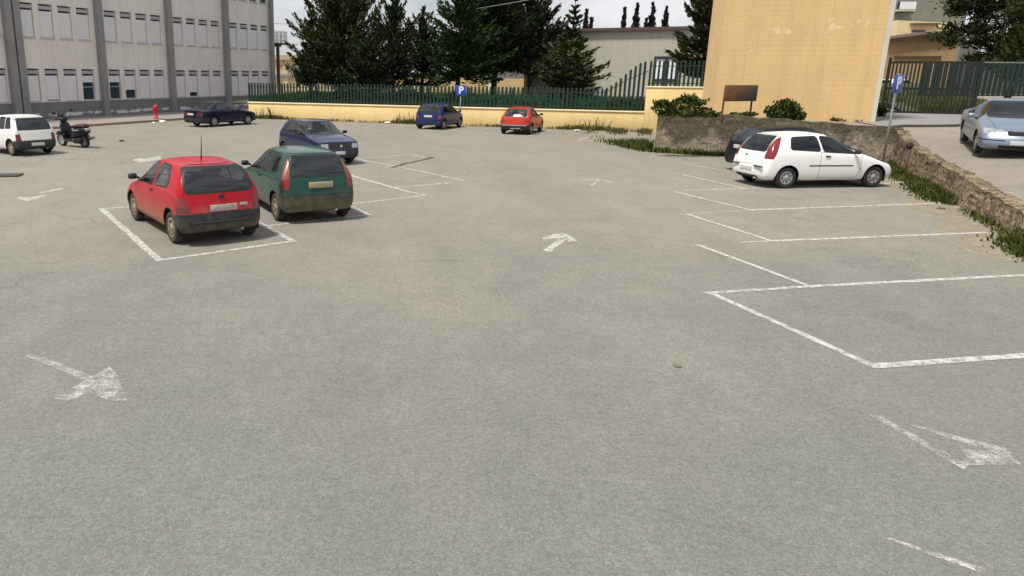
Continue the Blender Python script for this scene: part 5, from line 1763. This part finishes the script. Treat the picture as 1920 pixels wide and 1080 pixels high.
REDOLD = dict(crease=.5, L=3.66, W=1.58, H=1.37, wb=2.4, ro=.60, wr=.275, paint=red2_paint, bump=M['black'],
    tail=[(.20, .12), (.30, .04), (.36, 0), (.5, 0), (.55, .05), (.86, .12), (1.3, .46)], tail_ring=(.88, .53, 1.30),
    nose=[(.18, .10), (.30, .02), (.45, 0), (.55, .02), (.72, .04)], nose_ring=(.68, .62, .74),
    rings=[(.95, 1.37, .89, .56), (1.5, 1.375, .88, .565), (1.9, 1.34, .87, .55), (2.6, .92, .85, .63), (3.1, .84, .78, .64)],
    windows=[[(1.5, .92), (2.42, .90), (2.36, .97), (1.95, 1.25), (1.47, 1.28)], [(.72, .95), (1.42, .92), (1.4, 1.28), (.86, 1.26)]],
    doors=[[(1.44, .27), (2.4, .27), (2.5, .5), (2.5, .86), (1.44, .9)]], wround=.04,
    rwin=[(.57, .92), (.49, 1.26)], tailgate=[(.52, .58), (.60, .88), (.5, 1.3)], wscr=[(.6, .93), (.5, 1.29)], rbump=(.28, .52), fbump=(.34, .5), lip=.02,
    tails=[([(.52, .58), (.80, .58), (.80, .76), (.52, .76)], 'x', M['tail_red'])],
    glass=M['glass_light'], rglass=M['glass_light'], seatx=1.65, dash=.88, mirror=(2.34, .96), cab=(.5, 2.6), handle=(1.6, .8), bits=[('number_plate', M['plate'], (.03, -.05, .36), (.02, .50, .115)), ('bumper_strip', M['galv'], (-.01, 0, .47), (.03, 1.3, .05))])
SEDAN = dict(crease=.35, L=4.40, W=1.69, H=1.39, wb=2.61, ro=.98, wr=.295, paint=navy_paint, bump=M['black'],
    tail=[(.20, .12), (.30, .02), (.5, 0), (.6, .03), (.92, .06)], tail_ring=(.86, .66, .94),
    nose=[(.18, .1), (.30, 0), (.5, .02), (.72, .12)], nose_ring=(.66, .62, .74),
    rings=[(.35, .965, .89, .64), (.72, .99, .90, .62), (1.30, 1.35, .90, .54), (1.9, 1.39, .89, .555), (2.35, 1.375, .88, .545), (3.1, .97, .87, .62), (3.7, .85, .79, .63)],
    windows=[[(2.10, .92), (2.95, .90), (2.86, .97), (2.42, 1.28), (2.08, 1.30)], [(1.20, .93), (2.03, .92), (2.01, 1.30), (1.5, 1.285), (1.32, 1.18)]],
    doors=[[(2.07, .27), (3.0, .27), (3.05, .86), (2.06, .9)], [(1.28, .7), (1.5, .27), (2.06, .27), (2.05, .9), (1.2, .9)]], wround=.04,
    rwin=[(.58, 1.0), (.49, 1.31)], wscr=[(.62, .97), (.5, 1.33)], rbump=(.6, .52), fbump=(.45, .5),
    tails=[([(.42, .62), (.82, .62), (.82, .80), (.42, .80)], 'x', M['tail_dark'])],
    glass=M['glass_mid'], seatx=2.2, dash=.92, mirror=(2.85, .98), cab=(.95, 3.1), handle=(2.2, .8), bits=[('number_plate', M['plate'], (.02, .1, .71), (.02, .5, .115))])
BOXY = dict(crease=.62, L=3.55, W=1.50, H=1.44, wb=2.3, ro=.62, wr=.275, paint=panda_paint, bump=M['black'],
    tail=[(.20, .10), (.30, .0), (.5, 0), (.56, .05), (.9, .09), (1.38, .33)], tail_ring=(.92, .55, 1.375),
    nose=[(.18, .08), (.30, 0), (.5, .02), (.76, .06)], nose_ring=(.72, .62, .78), tailw=.96,
    rings=[(.8, 1.43, .925, .58), (1.4, 1.445, .92, .585), (1.8, 1.41, .91, .57), (2.5, .97, .89, .62), (3.0, .88, .82, .62)],
    windows=[[(1.5, .96), (2.3, .94), (2.22, 1.02), (1.86, 1.33), (1.48, 1.36)], [(.95, .97), (1.42, .96), (1.40, 1.36), (1.0, 1.36)], [(.5, 1.0), (.88, .98), (.92, 1.36), (.68, 1.34)]],
    doors=[[(1.46, .27), (2.3, .27), (2.4, .5), (2.4, .9), (1.46, .94)]], wround=.03,
    rwin=[(.60, .95), (.53, 1.33)], rround=.04, tailgate=[(.58, .58), (.63, .92), (.56, 1.38)], wscr=[(.6, .97), (.53, 1.36)], rbump=(.34, .56), fbump=(.34, .5), lip=.02,
    tails=[([(.56, .56), (.80, .56), (.80, .80), (.58, .80)], 'x', M['tail_dark'])],
    glass=M['glass_dark'], rglass=M['glass_mid'], seatx=1.65, dash=.92, mirror=(2.2, 1.0), cab=(.45, 2.5), handle=(1.6, .84), rimm=M['dusty_rim'], bits=[('number_plate', M['plate'], (-.01, .0, .42), (.02, .48, .11))])
NAVY = dict(crease=.6, L=3.64, W=1.56, H=1.42, wb=2.36, ro=.58, wr=.275, paint=dkblue_paint, bump=M['black'],
    tail=[(.20, .10), (.30, 0), (.5, 0), (.58, .05), (.92, .10), (1.36, .40)], tail_ring=(.92, .54, 1.36),
    nose=[(.18, .08), (.30, 0), (.5, .0), (.56, .03), (.80, .06)], nose_ring=(.76, .62, .80), nbulge=.05,
    rings=[(.9, 1.415, .925, .57), (1.5, 1.425, .92, .575), (1.9, 1.39, .91, .56), (2.55, .98, .90, .63), (3.1, .90, .84, .63)],
    windows=[[(1.52, .96), (2.38, .94), (2.30, 1.02), (1.93, 1.32), (1.5, 1.34)], [(.66, .99), (1.45, .96), (1.43, 1.34), (.88, 1.33)]],
    doors=[[(1.47, .27), (2.35, .27), (2.45, .5), (2.45, .9), (1.47, .94)]], wround=.05, lip=.025,
    rwin=[(.58, .96), (.5, 1.32)], tailgate=[(.54, .58), (.6, .92), (.5, 1.36)], wscr=[(.62, .975), (.52, 1.35)], rbump=(.28, .56), fbump=(.36, .50),
    hood=[(2.62, .60), (3.50, .60)],
    tails=[([(.56, .58), (.80, .58), (.80, .8), (.58, .8)], 'x', M['tail_red'])],
    front=[('g', 'grille', M['black'], [(.64, .55), (.64, .735)], False), ('h', 'headlight', M['lamp_clear'], [(.44, .575), (.69, .575), (.68, .725), (.44, .725)], True)],
    glass=M['glass_light'], rglass=M['glass_light'], seatx=1.65, dash=.92, mirror=(2.28, 1.0), cab=(.5, 2.55), handle=(1.6, .84), bits=[('number_plate', M['plate'], (3.655, -.02, .42), (.02, .36, .11)), ('emblem', M['chrome'], (3.655, 0, .65), (.02, .085, .085))])
DARK = dict(PUNTO, L=4.10, wb=2.58, ro=.74, H=1.47, paint=black_paint, bump=black_paint, glass=M['glass_mid'],
    tail=[(.20, .10), (.30, .02), (.52, 0), (.60, .04), (.95, .10), (1.15, .3), (1.38, .62)], tail_ring=(.95, .53, 1.38),
    rings=[(1.3, 1.44, .96, .57), (1.8, 1.445, .95, .575), (2.2, 1.41, .93, .56), (3.05, .99, .89, .60), (3.5, .87, .79, .60)],
    windows=[[(1.81, 1.0), (2.82, .945), (2.74, 1.02), (2.30, 1.31), (1.73, 1.355)], [(.98, 1.05), (1.71, 1.01), (1.63, 1.355), (1.1, 1.33)]],
    rwin=[(.56, .98), (.47, 1.34)], tails=[([(.58, .72), (.84, .72), (.84, .90), (.60, .93)], 'x', M['tail_dark'])], rear=[], wiper=None,
    bits=[('number_plate', M['plate'], (.05, 0, .80), (.02, .50, .115))])
SILVER = dict(crease=.3, L=4.55, W=1.76, H=1.40, wb=2.70, ro=1.0, wr=.31, paint=silver_paint, bump=silver_paint,
    tail=[(.20, .12), (.30, .02), (.5, 0), (.6, .03), (.95, .06)], tail_ring=(.88, .66, .97),
    nose=[(.18, .12), (.28, .02), (.42, 0), (.56, .05), (.74, .20)], nose_ring=(.68, .60, .775), nbulge=.12, nosew=.88,
    rings=[(.35, .99, .90, .64), (.7, 1.02, .91, .62), (1.35, 1.36, .91, .55), (2.0, 1.40, .90, .565), (2.4, 1.385, .89, .56), (3.25, 1.0, .88, .64), (3.85, .925, .82, .66)],
    windows=[[(2.15, .93), (3.1, .90), (3.0, .98), (2.5, 1.29), (2.13, 1.31)], [(1.2, .94), (2.08, .93), (2.06, 1.31), (1.55, 1.295)]],
    doors=[[(2.12, .27), (3.1, .27), (3.2, .5), (3.2, .87), (2.11, .9)], [(1.35, .7), (1.55, .27), (2.11, .27), (2.1, .9), (1.25, .9)]], wround=.04,
    rwin=[(.6, 1.02), (.5, 1.33)], wscr=[(.64, .99), (.52, 1.335)], rbump=(.6, .54), fbump=(.50, .545),
    hood=[(3.32, .64), (4.36, .52)],
    tails=[([(.4, .62), (.85, .62), (.85, .82), (.4, .8)], 'x', M['tail_red'])],
    front=[('h', 'headlight', M['lamp_clear'], [(.37, .60), (.80, .64), (.78, .765), (.40, .735)], True), ('g', 'grille', M['gap'], [(.30, .60), (.33, .71)], False),
           ('b', 'air_intake', M['gap'], [(.44, .27), (.48, .355)], False), ('k', 'bumper_strip', M['black'], [(.34, .455), (.86, .47), (.86, .505), (.34, .495)], True)],
    glass=M['glass_dark'], seatx=2.25, dash=.93, mirror=(2.95, .98), mirm=silver_paint, cab=(1.0, 3.2), handle=(2.3, .8), hmat=silver_paint, bits=[('number_plate', M['plate'], (4.60, 0, .43), (.02, .50, .11))])

def rear_at(rl, rr):                                    # rear axle centre from two wheel contact pixels
    return (G(*rl) + G(*rr)) / 2
car('hatchback', 'red three door hatchback with black bumper and roof aerial in the nearest bay', RED, (-2.97, 13.04, 0), R(123))
car('hatchback', 'dusty dark green hatchback parked beside the red one', GREEN, (-1.33, 15.06, 0), R(114))
car('hatchback', 'white three door hatchback seen from its right side by the stone wall', PUNTO, (11.15, 20.4, 0), R(7.4))
car('minicar', 'small blue minicar parked nose to the yellow wall beneath the parking sign', TWINGO, (3.22, 41.18, 0), R(61))
car('hatchback', 'old red hatchback parked nose to the yellow wall right of the blue minicar', REDOLD, (7.43, 38.08, 0), R(65))
car('saloon', 'dark navy saloon parked near the left end of the yellow wall', SEDAN, (-9.74, 42.31, 0), R(53))
car('boxy_hatchback', 'boxy white hatchback with black bumper cut off by the left edge', BOXY, (-12.75, 26.94, 0), R(142))
car('hatchback', 'navy boxy hatchback facing the camera behind the green one', NAVY, (-2.62, 26.75, 0), R(-60))
car('hatchback', 'black hatchback mostly hidden behind the white one', DARK, (12.32, 23.3, 0), R(7))
fwv = Vector((-.53, -.85)).normalized(); rtv = Vector((fwv.y, -fwv.x))
fr_c = Vector((16.8, 20.2)) - rtv * .74
rc = fr_c - fwv * 2.70
zr, zf = terr(rc.x, rc.y), terr(fr_c.x, fr_c.y)
car('saloon', 'silver saloon on the raised road cut off by the right edge', SILVER, (rc.x, rc.y, zr), math.atan2(fwv.y, fwv.x), math.atan2(zr - zf, 2.7), 'cars on the raised road')
q = at_y(1668, 168, 52)
car('hatchback', 'white car glimpsed through the bars of the iron gate', sub(BOXY, paint=white_paint), (q.x - .3, 52, terr(q.x, 52) + .05), R(10), 0, 'cars on the raised road')

# ------------------------------------------------------------------ scooter
sf, sr = G(118, 273), G(161, 277)
hd = (sf - sr); hang = math.atan2(hd.y, hd.x)
scp = paint('black_scooter_paint', (.014, .014, .018), .2, dz=.2)
sc = tag(empty('motor_scooter', (sr.x, sr.y, 0), hang), 'black motor scooter on its stand right of the boxy white hatchback', 'scooter')
sc.rotation_euler.x = R(-7)
sc.scale = (1.1, 1.25, 1.12)
WB = 1.32
def wheel(parent, x, r, name='wheel'):
    t = MB()
    t.lathe([(r * .68, -.05), (r * .9, -.058), (r, -.03), (r, .03), (r * .9, .058), (r * .68, .05)], axis='y', n=24)
    o = t.build(name, M['rubber'], parent, (x, 0, r))
    t = MB(); t.lathe([(r * .70, -.045), (r * .62, -.03), (.05, -.04), (.001, -.04)], axis='y', n=20); t.lathe([(.001, .04), (.05, .04), (r * .62, .03), (r * .70, .045)], axis='y', n=20)
    t.build('rim', M['rim'], o)
wheel(sc, WB, .255); wheel(sc, 0, .25)
def loft(secs, name, mat, parent):
    """secs: list of (x, z0, z1, halfwidth) rounded boxes along x"""
    mb = MB(); n = 12; vs = []; fs = []
    for (x, z0, z1, hw) in secs:
        for k in range(n):
            t = 2 * math.pi * k / n
            c, s = math.cos(t), math.sin(t)
            vs.append((x, hw * math.copysign(abs(c) ** .6, c), (z0 + z1) / 2 + (z1 - z0) / 2 * math.copysign(abs(s) ** .6, s)))
    for i in range(len(secs) - 1):
        for k in range(n): fs.append((i * n + k, i * n + (k + 1) % n, (i + 1) * n + (k + 1) % n, (i + 1) * n + k))
    fs.append(tuple(range(n))[::-1]); fs.append(tuple(range((len(secs) - 1) * n, len(secs) * n)))
    mb.add(vs, fs, 0, True)
    return mb.build(name, mat, parent)
loft([(-.36, .62, .72, .06), (-.28, .52, .76, .13), (0, .42, .78, .17), (.3, .36, .74, .18), (.48, .30, .60, .16), (.55, .28, .42, .15)], 'rear_body', scp, sc)
loft([(-.30, .74, .84, .10), (-.1, .75, .87, .145), (.2, .74, .85, .15), (.45, .70, .80, .12), (.52, .68, .74, .08)], 'seat', simple('maroon_seat', (.045, .012, .018), .5), sc)
loft([(.42, .20, .32, .16), (.6, .20, .30, .18), (.85, .20, .31, .18), (.98, .24, .40, .17)], 'floorboard', scp, sc)
loft([(.92, .25, .62, .19), (.98, .3, .86, .20), (1.04, .42, .96, .17), (1.12, .56, .92, .10)], 'leg_shield', scp, sc)
loft([(WB - .26, .42, .50, .07), (WB - .1, .50, .56, .085), (WB + .1, .50, .56, .085), (WB + .26, .40, .47, .06)], 'front_mudguard', scp, sc)
loft([(-.30, .40, .46, .05), (-.15, .50, .54, .075), (.1, .50, .55, .075)], 'rear_mudguard', M['black'], sc)
t = MB(); t.tube([(WB, 0, .25), (1.16, 0, .62), (1.0, 0, 1.02)], .035, 8); t.build('fork', M['galv'], sc)
loft([(.90, .93, 1.06, .10), (.98, .92, 1.10, .14), (1.06, .94, 1.06, .10)], 'handlebar_cover', scp, sc)
t = MB(); t.tube([(.95, -.34, 1.05), (.97, -.12, 1.01), (.97, .12, 1.01), (.95, .34, 1.05)], .02, 8); t.build('handlebar', M['black'], sc)
for s in (-1, 1):
    t = MB(); t.tube([(.97, s * .24, 1.04), (.98, s * .30, 1.22)], .009, 6); t.bevbox((.98, s * .32, 1.27), (.03, .12, .09), .012); t.build('mirror', M['black'], sc)
t = MB(); t.bevbox((1.05, 0, 1.22), (.02, .32, .34), .008, M=Matrix.Rotation(R(-18), 3, 'Y')); t.build('windshield', M['glass_mid'], sc)
t = MB(); t.bevbox((-.34, 0, .68), (.08, .22, .10), .03); t.build('tail_light', M['lamp_clear'], sc)
t = MB(); t.bevbox((.12, -.19, .66), (.34, .02, .05), .01); t.bevbox((.12, .19, .66), (.34, .02, .05), .01); t.build('side_badge', M['chrome'], sc)
t = MB(); t.tube([(.35, -.16, .24), (.05, -.19, .27), (-.28, -.19, .34)], [.03, .05, .055], 10); t.build('exhaust', M['galv'], sc)
t = MB(); t.bevbox((.18, .13, .27), (.46, .12, .2), .04); t.build('engine', M['gap'], sc)
